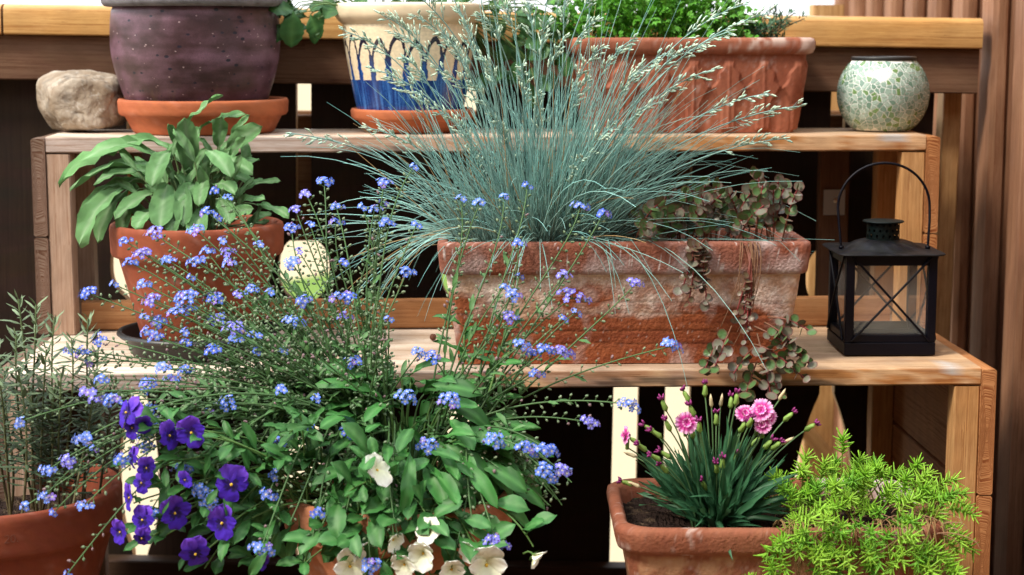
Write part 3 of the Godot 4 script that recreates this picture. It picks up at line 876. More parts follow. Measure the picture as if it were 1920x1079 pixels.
func mosaic() -> void:
	var at := Vector3(0.586, 0.8432, -2.868)
	var m := thing("mosaic_globe", "round white and green crackle mosaic candle globe on the top shelf", "candle holder", at)
	var R := 0.0715
	var C := Vector3(0, 0.0575, 0)
	var prof := []
	var a0 := asin(-0.0565 / R)
	var a1 := asin(0.0535 / R)
	prof.append(Vector2(0.001, 0.001))
	for i in 40:
		var a := lerpf(a0, a1, i / 39.0)
		prof.append(Vector2(cos(a) * R, C.y + sin(a) * R))
	prof.append_array([Vector2(0.0490, 0.1135), Vector2(0.0455, 0.1135), Vector2(0.0455, 0.108), Vector2(0.060, 0.07), Vector2(0.05, 0.012), Vector2(0.001, 0.01)])
	part("bowl", lathe(prof, 90, func(q): return tint(lin(0.80, 0.83, 0.79), 1.0 + nz(q, 60.0) * 0.15), M.grout), m)
	part("rim_ring", lathe([Vector2(0.0500, 0.1105), Vector2(0.0508, 0.1120), Vector2(0.0508, 0.1150), Vector2(0.0495, 0.1162), Vector2(0.0460, 0.1162), Vector2(0.0448, 0.1145), Vector2(0.0448, 0.108)], 80, lin(0.02, 0.02, 0.02), M.plastic), m)
	# shards: cells of points spread over the ball, each cut, set back from its neighbours and raised
	var pts := PackedVector3Array()
	var N := 1000
	for i in N:
		var y := 1.0 - 2.0 * (i + 0.5) / N
		var ph := i * 2.399963
		var d := Vector3(sqrt(1.0 - y * y) * cos(ph), y, sqrt(1.0 - y * y) * sin(ph))
		pts.append((d + rvec() * rf(0.0, 0.115)).normalized())
	var rest := Geo.new()
	var made := 0
	var order := range(N)
	order.sort_custom(func(a, b): return pts[a].z > pts[b].z)
	for i in order:
		var p: Vector3 = pts[i]
		if p.y > 0.70 or p.y < -0.76: continue
		var x := Vector3.UP.cross(p).normalized()
		var y := p.cross(x)
		var poly: Array = []
		for k in 8: poly.append(Vector2(cos(TAU * k / 8), sin(TAU * k / 8)) * 0.16)
		for j in N:
			if j == i: continue
			var q: Vector3 = pts[j]
			if p.dot(q) < 0.955: continue
			var dq := Vector2((q - p).dot(x), (q - p).dot(y))
			var half := dq.length() / 2.0
			var nn := dq.normalized()
			var cut := []
			for k in poly.size():
				var a: Vector2 = poly[k]
				var b: Vector2 = poly[(k + 1) % poly.size()]
				var da := a.dot(nn) - half + 0.0098
				var db := b.dot(nn) - half + 0.0098
				if da <= 0: cut.append(a)
				if (da < 0) != (db < 0): cut.append(a.lerp(b, da / (da - db)))
			poly = cut
			if poly.size() < 3: break
		if poly.size() < 3: continue
		var col := lin(0.14, 0.25, 0.19).lerp(lin(0.38, 0.50, 0.43), rf(0, 1))
		if rng.randf() < 0.12: col = lin(0.14, 0.25, 0.09)
		if p.distance_to(Vector3(-0.16, 0.42, 0.88)) < 0.16: col = lin(0.72, 0.76, 0.74)  # whitened shards: a reflected highlight painted into the colour
		var gs := Geo.new()
		var ctr := gs.vert(C + p * (R + 0.0006), col)
		var k0 := gs.v.size()
		for q in poly:
			gs.vert(C + (p + x * q.x + y * q.y).normalized() * (R + 0.0006), col)
		var k2 := gs.v.size()
		for q in poly:
			gs.vert(C + (p + x * q.x + y * q.y).normalized() * (R + 0.0006), col)
		var k1 := gs.v.size()
		for q in poly:
			gs.vert(C + (p + x * q.x * 1.06 + y * q.y * 1.06).normalized() * (R - 0.0006), col)
		var c := poly.size()
		for k in c:
			gs.tri(ctr, k0 + k, k0 + (k + 1) % c)
			gs.quad(k2 + k, k1 + k, k1 + (k + 1) % c, k2 + (k + 1) % c)
		made += 1
		if made <= 290: part("shard", gs.mesh(M.shard), m)
		else: rest.add(gs, Transform3D())
	part("shards", rest.mesh(M.shard), m, Transform3D(), "stuff")

func box(g: Geo, c: Vector3, s: Vector3, col: Color, ch := 0.0006) -> void:
	# a small chamfered box: three bands of flat faces
	var h := s / 2
	for ax in 3:
		for sg in [-1.0, 1.0]:
			var u3 := Vector3.ZERO
			var v3 := Vector3.ZERO
			var n3 := Vector3.ZERO
			n3[ax] = sg
			u3[(ax + 1) % 3] = 1.0
			v3[(ax + 2) % 3] = sg
			var o := c + n3 * h
			var uu := u3 * (h - Vector3.ONE * ch)
			var vv := v3 * (h - Vector3.ONE * ch)
			g.flat_quad(o - uu - vv, o + uu - vv, o + uu + vv, o - uu + vv, col)
			# chamfer towards the next axis, both ways
			for sv in [-1.0, 1.0]:
				var w3 := Vector3.ZERO
				w3[(ax + 1) % 3] = sv
				var t3 := Vector3.ZERO
				t3[(ax + 2) % 3] = 1.0
				var tt := t3 * (h - Vector3.ONE * ch)
				var a := c + n3 * h + w3 * (h - Vector3.ONE * ch)
				var b := c + w3 * h + n3 * (h - Vector3.ONE * ch)
				if sg * sv > 0: g.flat_quad(a - tt, b - tt, b + tt, a + tt, col)
				else: g.flat_quad(a + tt, b + tt, b - tt, a - tt, col)

func lantern() -> void:
	var l := thing("lantern", "black metal lantern with crossed wires over glass panes and raised handle", "lantern", Vector3(0.5365, 0.5412, -2.597), deg_to_rad(1.0))
	var K := lin(0.0032, 0.0033, 0.0055)
	var H := 0.146
	var w := 0.062
	var g := Geo.new()
	box(g, Vector3(0, 0.010, 0), Vector3(0.13, 0.018, 0.13), K, 0.001)
	part("base", g.mesh(M.black), l)
	for sx in [-1, 1]:
		for sz in [-1, 1]:
			g = Geo.new()
			box(g, Vector3(sx * 0.0585, 0.0815, sz * 0.0585), Vector3(0.0125, 0.124, 0.0125), K, 0.001)
			part("corner_post", g.mesh(M.black), l)
	for q in 4:
		var b := Basis(Vector3.UP, PI / 2 * q)
		g = Geo.new()
		box(g, Vector3(0, 0.1375, 0.0595), Vector3(0.1042, 0.0165, 0.0095), K, 0.0008)
		part("top_rail", g.mesh(M.black), l, Transform3D(b, Vector3.ZERO))
		g = Geo.new()
		box(g, Vector3(0, 0.0245, 0.0590), Vector3(0.1042, 0.0106, 0.0085), K, 0.0008)
		part("bottom_rail", g.mesh(M.black), l, Transform3D(b, Vector3.ZERO))
		g = Geo.new()
		g.flat_quad(Vector3(-0.053, 0.019, 0.0525), Vector3(0.053, 0.019, 0.0525), Vector3(0.053, 0.144, 0.0525), Vector3(-0.053, 0.144, 0.0525))
		part("pane", g.mesh(M.glass), l, Transform3D(b, Vector3.ZERO))
		for s in [-1, 1]:
			g = Geo.new()
			g.tube(bez(Vector3(-s * 0.055, 0.022, 0.0665), Vector3(-s * 0.02, 0.060, 0.0672 + 0.0012 * s), Vector3(s * 0.02, 0.104, 0.0672 + 0.0012 * s), Vector3(s * 0.055, 0.141, 0.0665), 10), 0.0018, 0.0018, 7, K, null, true)
			part("cross_wire", g.mesh(M.black), l, Transform3D(b, Vector3.ZERO))
	# roof: a square eave that rises in a soft curve to the chimney
	g = Geo.new()
	var pr := [[0.0765, 0.1440, 9.0], [0.0775, 0.1452, 9.0], [0.0765, 0.1462, 9.0], [0.060, 0.1473, 6.0], [0.0565, 0.1480, 2.2], [0.051, 0.1518, 2.0], [0.042, 0.1562, 2.0], [0.032, 0.1592, 2.0], [0.024, 0.1604, 2.0], [0.0001, 0.1606, 2.0]]
	for q in pr:
		for k in 72:
			var a := TAU * k / 72
			var e: float = q[2]
			var rr: float = q[0] / pow(pow(absf(sin(a)), e) + pow(absf(cos(a)), e), 1.0 / e)
			g.vert(Vector3(sin(a) * rr, q[1], -cos(a) * rr), tint(K, 1.3).lerp(lin(0.030, 0.030, 0.032), clampf(0.1 + nz(Vector3(sin(a) * rr, 0, cos(a) * rr), 60.0), 0, 0.5)))
	for i in pr.size() - 1:
		for k in 72:
			g.quad(i * 72 + k, (i + 1) * 72 + k, (i + 1) * 72 + (k + 1) % 72, i * 72 + (k + 1) % 72)
	var un := g.vert(Vector3(0, 0.1440, 0), K)
	for k in 72: g.tri(un, k, (k + 1) % 72)
	part("roof", g.mesh(M.black), l)
	# chimney with punched holes: a sheet of cells, the holes left open
	g = Geo.new()
	var cols := 96
	var rows := 20
	for j in rows + 1:
		for k in cols + 1:
			var a := TAU * k / cols
			g.vert(Vector3(sin(a) * 0.0235, 0.1595 + 0.025 * j / rows, cos(a) * 0.0235), tint(K, 1.2))
	for j in rows:
		for k in cols:
			var x := (k + 0.5) / cols * 16.0
			var y := (j + 0.5) / rows * 3.0 - 0.25
			var row := int(floor(y))
			var fx := fposmod(x + 0.5 * row, 1.0) - 0.5
			var fy := y - row - 0.5
			if row >= 0 and row < 3 and y < 2.75 and Vector2(fx * 0.0092, fy * 0.0083).length() < 0.0022: continue
			var o := j * (cols + 1) + k
			g.quad(o, o + 1, o + cols + 2, o + cols + 1)
	var ch := part("chimney", g.mesh(M.black), l)
	part("cap", lathe([Vector2(0.001, 0.1846), Vector2(0.0285, 0.1848), Vector2(0.0300, 0.1860), Vector2(0.0285, 0.1872), Vector2(0.001, 0.1885)], 50, tint(K, 1.2), M.black), ch)
	g = Geo.new()
	var path := PackedVector3Array([Vector3(-0.0625, 0.1480, 0.012), Vector3(-0.0655, 0.185, 0.006)])
	for k in 25:
		var a := PI - PI * k / 24.0
		path.append(Vector3(cos(a) * 0.0665, 0.206 + sin(a) * 0.0640, 0.0))
	path.append_array([Vector3(0.0655, 0.185, 0.006), Vector3(0.0625, 0.1480, 0.012)])
	g.tube(path, 0.0019, 0.0019, 9, K, null, true)
	part("handle", g.mesh(M.black), l)
	for s in [-1, 1]:
		g = Geo.new()
		g.tube(PackedVector3Array([Vector3(s * 0.0625, 0.1475, 0.012), Vector3(s * 0.0625, 0.1515, 0.012)]), 0.0036, 0.0036, 10, K, null, true)
		part("handle_socket", g.mesh(M.black), l)

# ---------------------------------------------------------------- plants
func plants() -> void:
	rng.seed = 71
	herb()
	evergreen()
	strawberry_leaves()
	sage()
	fescue()
	stonecrop_round()
	rosemary()
	forget_me_not()
	pansies_purple()
	pansies_white()
	pinks()
	stonecrop_lime()

func herb() -> void:
	var t := thing("green_herb", "bright green curly herb mounded in the leaf moulded trough", "herb", Vector3(0.215, 0.97, -2.865))
	var three := Geo.new()
	for k in 5:
		var lf := leaf(0.24, 1.1, 0.8, 0.5, 0.3, 0.1, lin(0.058, 0.235, 0.013), lin(0.11, 0.33, 0.028), k, 2, 3)
		three.add(lf, frame(Vector3.ZERO, Vector3(sin((k - 2) * 0.75), cos((k - 2) * 0.75), 0), Vector3(0, 0, 1), Vector3.ONE * (1.0 - 0.12 * absf(k - 2))))
	var g := Geo.new()
	for i in 3000:
		var d := rvec()
		if d.y < -0.25: continue
		var lump := 1.0 + 0.28 * nz(d * 1.2, 2.0)
		var k := pow(rng.randf(), 0.35) * lump
		var p := Vector3(d.x * 0.175 * k, 0.03 + d.y * 0.075 * k, d.z * 0.072 * k)
		if p.x < -0.10 and p.y < 0.02: p.y += 0.02
		var s := rf(0.007, 0.0135)
		g.add(three, frame(p, (d + rvec() * 0.9 + Vector3(0, 0.3, 0)), rvec() + Vector3(0, 1.0, 0.6), Vector3.ONE * s))
	part("leaves", g.mesh(M.leaf), t, Transform3D(), "stuff")
	g = Geo.new()
	for i in 130:
		var a := Vector3(rf(-0.12, 0.12), 0.0, rf(-0.05, 0.05))
		var b := Vector3(a.x * 1.25, rf(0.04, 0.09), a.z * 1.2)
		g.tube(PackedVector3Array([a, a.lerp(b, 0.5) + rvec() * 0.005, b]), 0.0009, 0.0006, 3, lin(0.10, 0.22, 0.03))
	part("stems", g.mesh(M.leaf), t, Transform3D(), "stuff")

func evergreen() -> void:
	var t := thing("evergreen_sprigs", "dark green evergreen sprigs at the end of the leaf moulded trough", "shrub", Vector3(0.385, 0.97, -2.875))
	for i in 26:
		var d := Vector3(rf(-0.9, 0.9), rf(0.5, 1.2), rf(-0.5, 0.9)).normalized()
		var L := rf(0.04, 0.085)
		var a := Vector3(rf(-0.03, 0.03), 0.0, rf(-0.03, 0.03))
		var path := bez(a, a + Vector3.UP * L * 0.4, a + d * L * 0.8, a + d * L + Vector3(0, -0.005, 0), 6)
		var g := Geo.new()
		g.tube(path, 0.0012, 0.0007, 4, lin(0.08, 0.07, 0.03))
		for k in 40:
			var f := rf(0.1, 1.0)
			var q := a.bezier_interpolate(a + Vector3.UP * L * 0.4, a + d * L * 0.8, a + d * L, f)
			var nd := (d * 0.8 + rvec()).normalized()
			var lf := leaf(0.11, 0.7, 0.9, 0.2, 0.2, 0.0, lin(0.020, 0.075, 0.035), lin(0.06, 0.15, 0.06), k, 2, 2)
			g.add(lf, frame(q, nd, Vector3(0, 1, 0.4), Vector3.ONE * rf(0.009, 0.014)))
		part("sprig", g.mesh(M.leaf), t)

func strawberry_leaves() -> void:
	var t := thing("leafy_plant", "dark leaved plant spilling over both sides of the blue and cream pot", "plant", Vector3(-0.16, 1.01, -2.855))
	var vs := []
	for i in 5:
		vs.append(leaf(0.30, 0.9, 0.75, rf(0.3, 0.8), 0.18, 0.10, lin(0.028, 0.095, 0.025), lin(0.07, 0.18, 0.05), i, 4, 13, 0.0, 0.05, 0.12).mesh(M.leaf))
	var spots := []
	for i in 16: spots.append([Vector3(rf(-0.20, -0.10), rf(-0.005, 0.05), rf(-0.02, 0.05)), Vector3(rf(-0.9, 0.1), rf(-1.2, 0.3), rf(0.1, 0.8)), rf(0.030, 0.048)])
	spots.append([Vector3(-0.175, 0.025, 0.05), Vector3(-0.08, -1, 0.2), 0.062])
	spots.append([Vector3(-0.15, 0.018, 0.055), Vector3(0.3, -1, 0.2), 0.045])
	for i in 42: spots.append([Vector3(rf(0.10, 0.25), rf(-0.09, 0.04), rf(-0.03, 0.04)), Vector3(rf(-0.4, 1.0), rf(-1.0, 0.6), rf(0.1, 1.0)), rf(0.028, 0.048)])
	for i in 26: spots.append([Vector3(rf(-0.10, 0.10), rf(0.01, 0.06), rf(-0.06, 0.07)), Vector3(rf(-1, 1), rf(0.1, 1.0), rf(-0.3, 1.0)), rf(0.030, 0.045)])
	var g := Geo.new()
	for s in spots:
		var p: Vector3 = s[0]
		part("leaf", vs[rng.randi() % 5], t, frame(p, s[1], Vector3(rf(-0.4, 0.4), 0.7, 1.0), Vector3.ONE * s[2]))
		var r := Vector3(clampf(p.x, -0.07, 0.07), -0.012, clampf(p.z, -0.04, 0.04))
		g.tube(bez(r, r + Vector3(0, 0.05, 0), p + Vector3(0, 0.02, 0), p, 6), 0.0013, 0.0009, 5, lin(0.10, 0.17, 0.05))
	part("stems", g.mesh(M.leaf), t, Transform3D(), "stuff")

func sage() -> void:
	var t := thing("sage_plant", "sage with broad soft grey green leaves in its terracotta pot", "herb", Vector3(-0.455, 0.70, -2.585))
	var o := t.position
	# base, tip, width, arch of the leaves that show
	var list := [[-0.458,0.790,-2.585,-0.460,0.878,-2.545,0.035,0.000],[-0.472,0.828,-2.585,-0.483,0.870,-2.545,0.015,0.000],[-0.467,0.867,-2.605,-0.411,0.908,-2.585,0.017,0.005],[-0.450,0.859,-2.615,-0.381,0.881,-2.595,0.020,0.005],[-0.422,0.835,-2.595,-0.411,0.880,-2.565,0.025,0.000],[-0.408,0.840,-2.605,-0.372,0.882,-2.565,0.015,0.002],[-0.408,0.833,-2.585,-0.353,0.867,-2.545,0.029,0.003],[-0.401,0.820,-2.565,-0.374,0.853,-2.535,0.017,0.002],[-0.424,0.820,-2.565,-0.364,0.801,-2.535,0.025,0.009],[-0.431,0.832,-2.555,-0.391,0.799,-2.505,0.032,0.008],[-0.496,0.816,-2.595,-0.642,0.781,-2.555,0.026,0.042],[-0.490,0.832,-2.605,-0.582,0.824,-2.565,0.028,0.017],[-0.504,0.803,-2.585,-0.622,0.777,-2.535,0.023,0.023],[-0.500,0.791,-2.565,-0.586,0.786,-2.525,0.018,0.017],[-0.484,0.831,-2.555,-0.499,0.786,-2.495,0.032,0.011],[-0.534,0.801,-2.585,-0.559,0.838,-2.565,0.012,0.000],[-0.544,0.785,-2.555,-0.604,0.702,-2.505,0.038,0.017],[-0.544,0.779,-2.575,-0.586,0.703,-2.535,0.023,0.015],[-0.499,0.772,-2.555,-0.554,0.739,-2.505,0.026,0.009],[-0.485,0.786,-2.535,-0.485,0.729,-2.475,0.037,0.006],[-0.461,0.786,-2.535,-0.455,0.732,-2.485,0.028,0.005],[-0.507,0.749,-2.535,-0.520,0.728,-2.485,0.028,0.006],[-0.435,0.753,-2.535,-0.438,0.710,-2.475,0.031,0.006],[-0.395,0.753,-2.565,-0.348,0.766,-2.535,0.021,0.005],[-0.367,0.752,-2.585,-0.316,0.739,-2.545,0.020,0.006],[-0.402,0.744,-2.535,-0.360,0.754,-2.505,0.018,0.003],[-0.448,0.786,-2.545,-0.467,0.764,-2.505,0.023,0.003],[-0.434,0.796,-2.555,-0.436,0.759,-2.505,0.023,0.004],[-0.472,0.823,-2.605,-0.443,0.863,-2.575,0.023,0.000],[-0.507,0.815,-2.605,-0.464,0.846,-2.585,0.018,0.005],[-0.423,0.785,-2.555,-0.385,0.776,-2.505,0.026,0.006],[-0.475,0.796,-2.555,-0.497,0.813,-2.515,0.017,0.004],[-0.420,0.853,-2.615,-0.427,0.873,-2.595,0.015,0.000],[-0.527,0.794,-2.585,-0.579,0.797,-2.545,0.022,0.011],[-0.516,0.782,-2.585,-0.611,0.748,-2.545,0.023,0.020],[-0.412,0.794,-2.585,-0.370,0.785,-2.555,0.020,0.006],[-0.414,0.767,-2.545,-0.391,0.734,-2.495,0.026,0.005],[-0.463,0.765,-2.525,-0.471,0.722,-2.475,0.025,0.005],[-0.390,0.744,-2.585,-0.407,0.755,-2.545,0.018,0.002],[-0.533,0.773,-2.555,-0.548,0.717,-2.515,0.023,0.009]]
	var g := Geo.new()
	var c0 := lin(0.185, 0.390, 0.150)
	var c1 := lin(0.35, 0.53, 0.30)
	var i := 0
	for e in list:
		var a := Vector3(e[0], e[1], e[2]) - o
		var b := Vector3(e[3], e[4], e[5]) - o
		var L := (b - a).length()
		var hint := Vector3(0, 1, 0.45) if e[7] > 0.003 else Vector3(rf(-0.3, 0.3), 0.35, 1)
		var w: float = clampf(e[6] * 0.46 / L, 0.10, 0.36)
		var k := rf(0.85, 1.15)
		var lf := leaf(w, 0.62, 0.40, 0.0, 0.22, 0.11, tint(c0, k), tint(c1, k), i, 6, 14, e[7] / L)
		part("leaf", lf.mesh(M.sage), t, frame(a, b - a, hint, Vector3.ONE * L))
		var r := Vector3(clampf(a.x * 0.4, -0.05, 0.05), 0.0, a.z * 0.3)
		g.tube(bez(r, r + Vector3(0, 0.06, 0), a - (b - a) * 0.3, a, 8), 0.0018, 0.0011, 5, lin(0.16, 0.24, 0.10))
		i += 1
	var vs := []
	for k in 6: vs.append(leaf(rf(0.13, 0.17), 0.62, 0.42, rf(0.1, 0.7), 0.24, 0.11, tint(c0, rf(0.7, 1.0)), c1, 50 + k, 5, 11).mesh(M.sage))
	for k in 70:
		var p := Vector3(rf(-0.075, 0.08), rf(0.01, 0.12), rf(-0.05, 0.055))
		var d := Vector3(p.x * 8.0 + rf(-0.6, 0.6), rf(0.1, 1.3), rf(-0.3, 0.7))
		part("leaf", vs[k % 6], t, frame(p, d, Vector3(rf(-0.3, 0.3), 0.8, 0.6), Vector3.ONE * rf(0.03, 0.055)))
		var r := Vector3(p.x * 0.4, 0.0, p.z * 0.4)
		g.tube(bez(r, r + Vector3(0, 0.03, 0), p - d.normalized() * 0.02, p, 5), 0.0017, 0.0010, 5, lin(0.17, 0.25, 0.11))
	part("stems", g.mesh(M.leaf), t, Transform3D(), "stuff")

func fescue() -> void:
	var t := thing("blue_grass", "tuft of fine blue green ornamental grass with feathery seed heads", "grass tuft", Vector3(0.03, 0.69, -2.545))
	var g := Geo.new()
	var clumps := []
	for i in 26:
		clumps.append([TAU * rng.randf(), sqrt(rng.randf()), rf(0.8, 1.25), rf(0.8, 1.2)])
	for i in 1420:
		var cl: Array = clumps[i % 26]
		var a: float = cl[0] + rng.randfn() * 0.30
		var r: float = clampf(cl[1] + rng.randfn() * 0.10, 0, 1)
		var p := Vector3(cos(a) * r * 0.100, 0.0, sin(a) * r * 0.05)
		var th := deg_to_rad((rf(2, 42) if rng.randf() < 0.55 else rf(25, 92)) * (0.4 + 0.6 * r) + rf(-4, 10))
		var az := a + rng.randfn() * 0.55
		var d := Vector3(sin(th) * cos(az), cos(th), sin(th) * sin(az))
		if d.z < 0: d.z *= 0.45
		d = d.normalized()
		if sin(az) > 0.35 and th > 0.75 and rng.randf() < 0.5: continue
		var L: float = rf(0.11, 0.28) * cl[2]
		if rng.randf() < 0.12: L *= rf(1.2, 1.6)
		var droop := rf(0.05, 1.5) * (0.4 + sin(th))
		var path := PackedVector3Array([p])
		var n := 8
		for k in n:
			d.y -= droop / n
			d = d.normalized()
			p += d * L / n
			var wz := p.z + t.position.z
			if wz < -2.447 and wz > -2.64 and p.y < 0.026 and p.x > -0.14: p.y = maxf(p.y, 0.026 if absf(p.z) > 0.06 or p.x < -0.11 else 0.003)
			path.append(p)
		var k: float = rf(0.6, 1.3) * cl[3]
		var c := tint(lin(0.175, 0.435, 0.415).lerp(lin(0.30, 0.545, 0.50), rng.randf()), k)
		if rng.randf() < 0.05: c = lin(0.42, 0.27, 0.12)
		g.tube(path, rf(0.0007, 0.00125), 0.00025, 3, tint(c, 0.7).lerp(lin(0.20, 0.16, 0.08), 0.45), tint(c, 1.3))
	part("blades", g.mesh(M.grass), t, Transform3D(), "stuff")
	var tips := [[-0.222,0.998,-2.455],[-0.188,0.948,-2.468],[-0.161,0.998,-2.501],[-0.126,1.019,-2.399],[-0.166,0.932,-2.519],[-0.122,0.905,-2.450],[-0.091,0.998,-2.394],[-0.073,1.027,-2.509],[-0.039,1.019,-2.442],[-0.011,1.033,-2.434],[0.022,1.038,-2.514],[0.072,0.991,-2.467],[0.046,1.012,-2.422],[0.111,1.012,-2.457],[0.120,0.977,-2.418],[0.164,0.987,-2.498],[0.211,0.969,-2.487],[0.279,0.947,-2.504],[0.307,1.033,-2.449],[0.283,0.998,-2.391],[0.383,0.899,-2.437],[0.340,0.917,-2.412],[0.370,0.854,-2.466],[0.233,0.977,-2.416],[0.103,0.932,-2.506],[-0.040,0.962,-2.479],[-0.064,0.935,-2.426],[0.014,0.956,-2.418],[-0.101,0.948,-2.461],[-0.147,0.962,-2.508],[-0.022,0.875,-2.483],[-0.066,0.867,-2.491],[0.036,0.911,-2.481],[0.135,0.872,-2.407],[-0.198,0.867,-2.492],[0.092,0.830,-2.396],[-0.293,0.865,-2.397],[-0.117,1.085,-2.512],[-0.057,1.097,-2.467],[0.000,1.090,-2.451],[0.059,1.085,-2.517],[0.122,1.069,-2.461],[0.335,1.022,-2.393],[0.206,0.903,-2.504],[0.171,0.948,-2.436],[0.073,1.056,-2.503],[-0.028,1.061,-2.439],[-0.139,1.053,-2.395],[-0.174,1.019,-2.492],[-0.081,0.983,-2.519]]
	for e in tips:
		var a := TAU * rng.randf()
		var b := Vector3(cos(a) * rf(0, 0.07), 0.0, sin(a) * rf(0, 0.035))
		var tip := Vector3(e[0], e[1], e[2]) - t.position
		b.x += tip.x * 0.12
		var H := tip.y
		var m1 := b + Vector3((tip.x - b.x) * 0.20, H * 0.45, (tip.z - b.z) * 0.2)
		var m2 := b + Vector3((tip.x - b.x) * 0.62, H * 0.92, (tip.z - b.z) * 0.6)
		var path := bez(b, m1, m2, tip, 16)
		g = Geo.new()
		var sc := tint(lin(0.27, 0.46, 0.42), rf(0.85, 1.15))
		g.tube(path, 0.0012, 0.0007, 4, tint(sc, 0.75), sc)
		var total := (tip - b).length()
		var head := rf(0.075, 0.115)
		var nodes := 15
		for k in nodes:
			var f := 1.0 - head / total * (1.0 - k / float(nodes - 1))
			var q := b.bezier_interpolate(m1, m2, tip, f)
			var d := (b.bezier_interpolate(m1, m2, tip, minf(f + 0.02, 1.0)) - b.bezier_interpolate(m1, m2, tip, f - 0.02)).normalized()
			var out := (d.cross(rvec())).normalized()
			var bl := rf(0.006, 0.022) * (1.15 - 0.75 * k / nodes)
			for s in int(3 if k < 10 else 2):
				var e2 := q + (d * rf(0.7, 1.1) + out * rf(0.35, 0.9) + rvec() * 0.2).normalized() * bl * (1.0 - 0.28 * s)
				g.tube(PackedVector3Array([q, e2]), 0.00035, 0.0003, 3, sc)
				var col := lin(0.36, 0.56, 0.47).lerp(lin(0.58, 0.68, 0.52), rng.randf())
				g.blob(e2, (d + out * 0.55 + rvec() * 0.28).normalized(), rf(0.0075, 0.0115), rf(0.0011, 0.0016), tint(col, 0.9), tint(col, 1.2))
		part("flower_stem", g.mesh(M.grass), t)

func disc_leaf(seed_: int, edge: Color, mid: Color) -> ArrayMesh:
	# a round scalloped leaf of length 1 on a short wedge, slightly cupped
	var g := Geo.new()
	var ctr := g.vert(Vector3(0, 0.5, -0.05), mid)
	var n := 18
	var rings := [0.5, 0.85, 1.0]
	for q in 3:
		for k in n:
			var a := TAU * k / n
			var r: float = rings[q] * 0.5 * (1.0 + (0.05 * cos(a * 7.0 + seed_) if q == 2 else 0.0))
			if cos(a) < -0.6: r *= 0.96
			var p := Vector3(sin(a) * r, 0.5 + cos(a) * r, 0.32 * r * r - 0.05 + 0.05 * nz(Vector3(sin(a), cos(a), seed_ * 3.0), 1.5))
			g.vert(p, [mid, mid.lerp(edge, 0.35), edge][q])
	for k in n:
		g.tri(ctr, 1 + (k + 1) % n, 1 + k)
		for q in 2:
			g.quad(1 + q * n + k, 1 + q * n + (k + 1) % n, 1 + (q + 1) * n + (k + 1) % n, 1 + (q + 1) * n + k)
	return g.mesh(M.gloss_leaf)

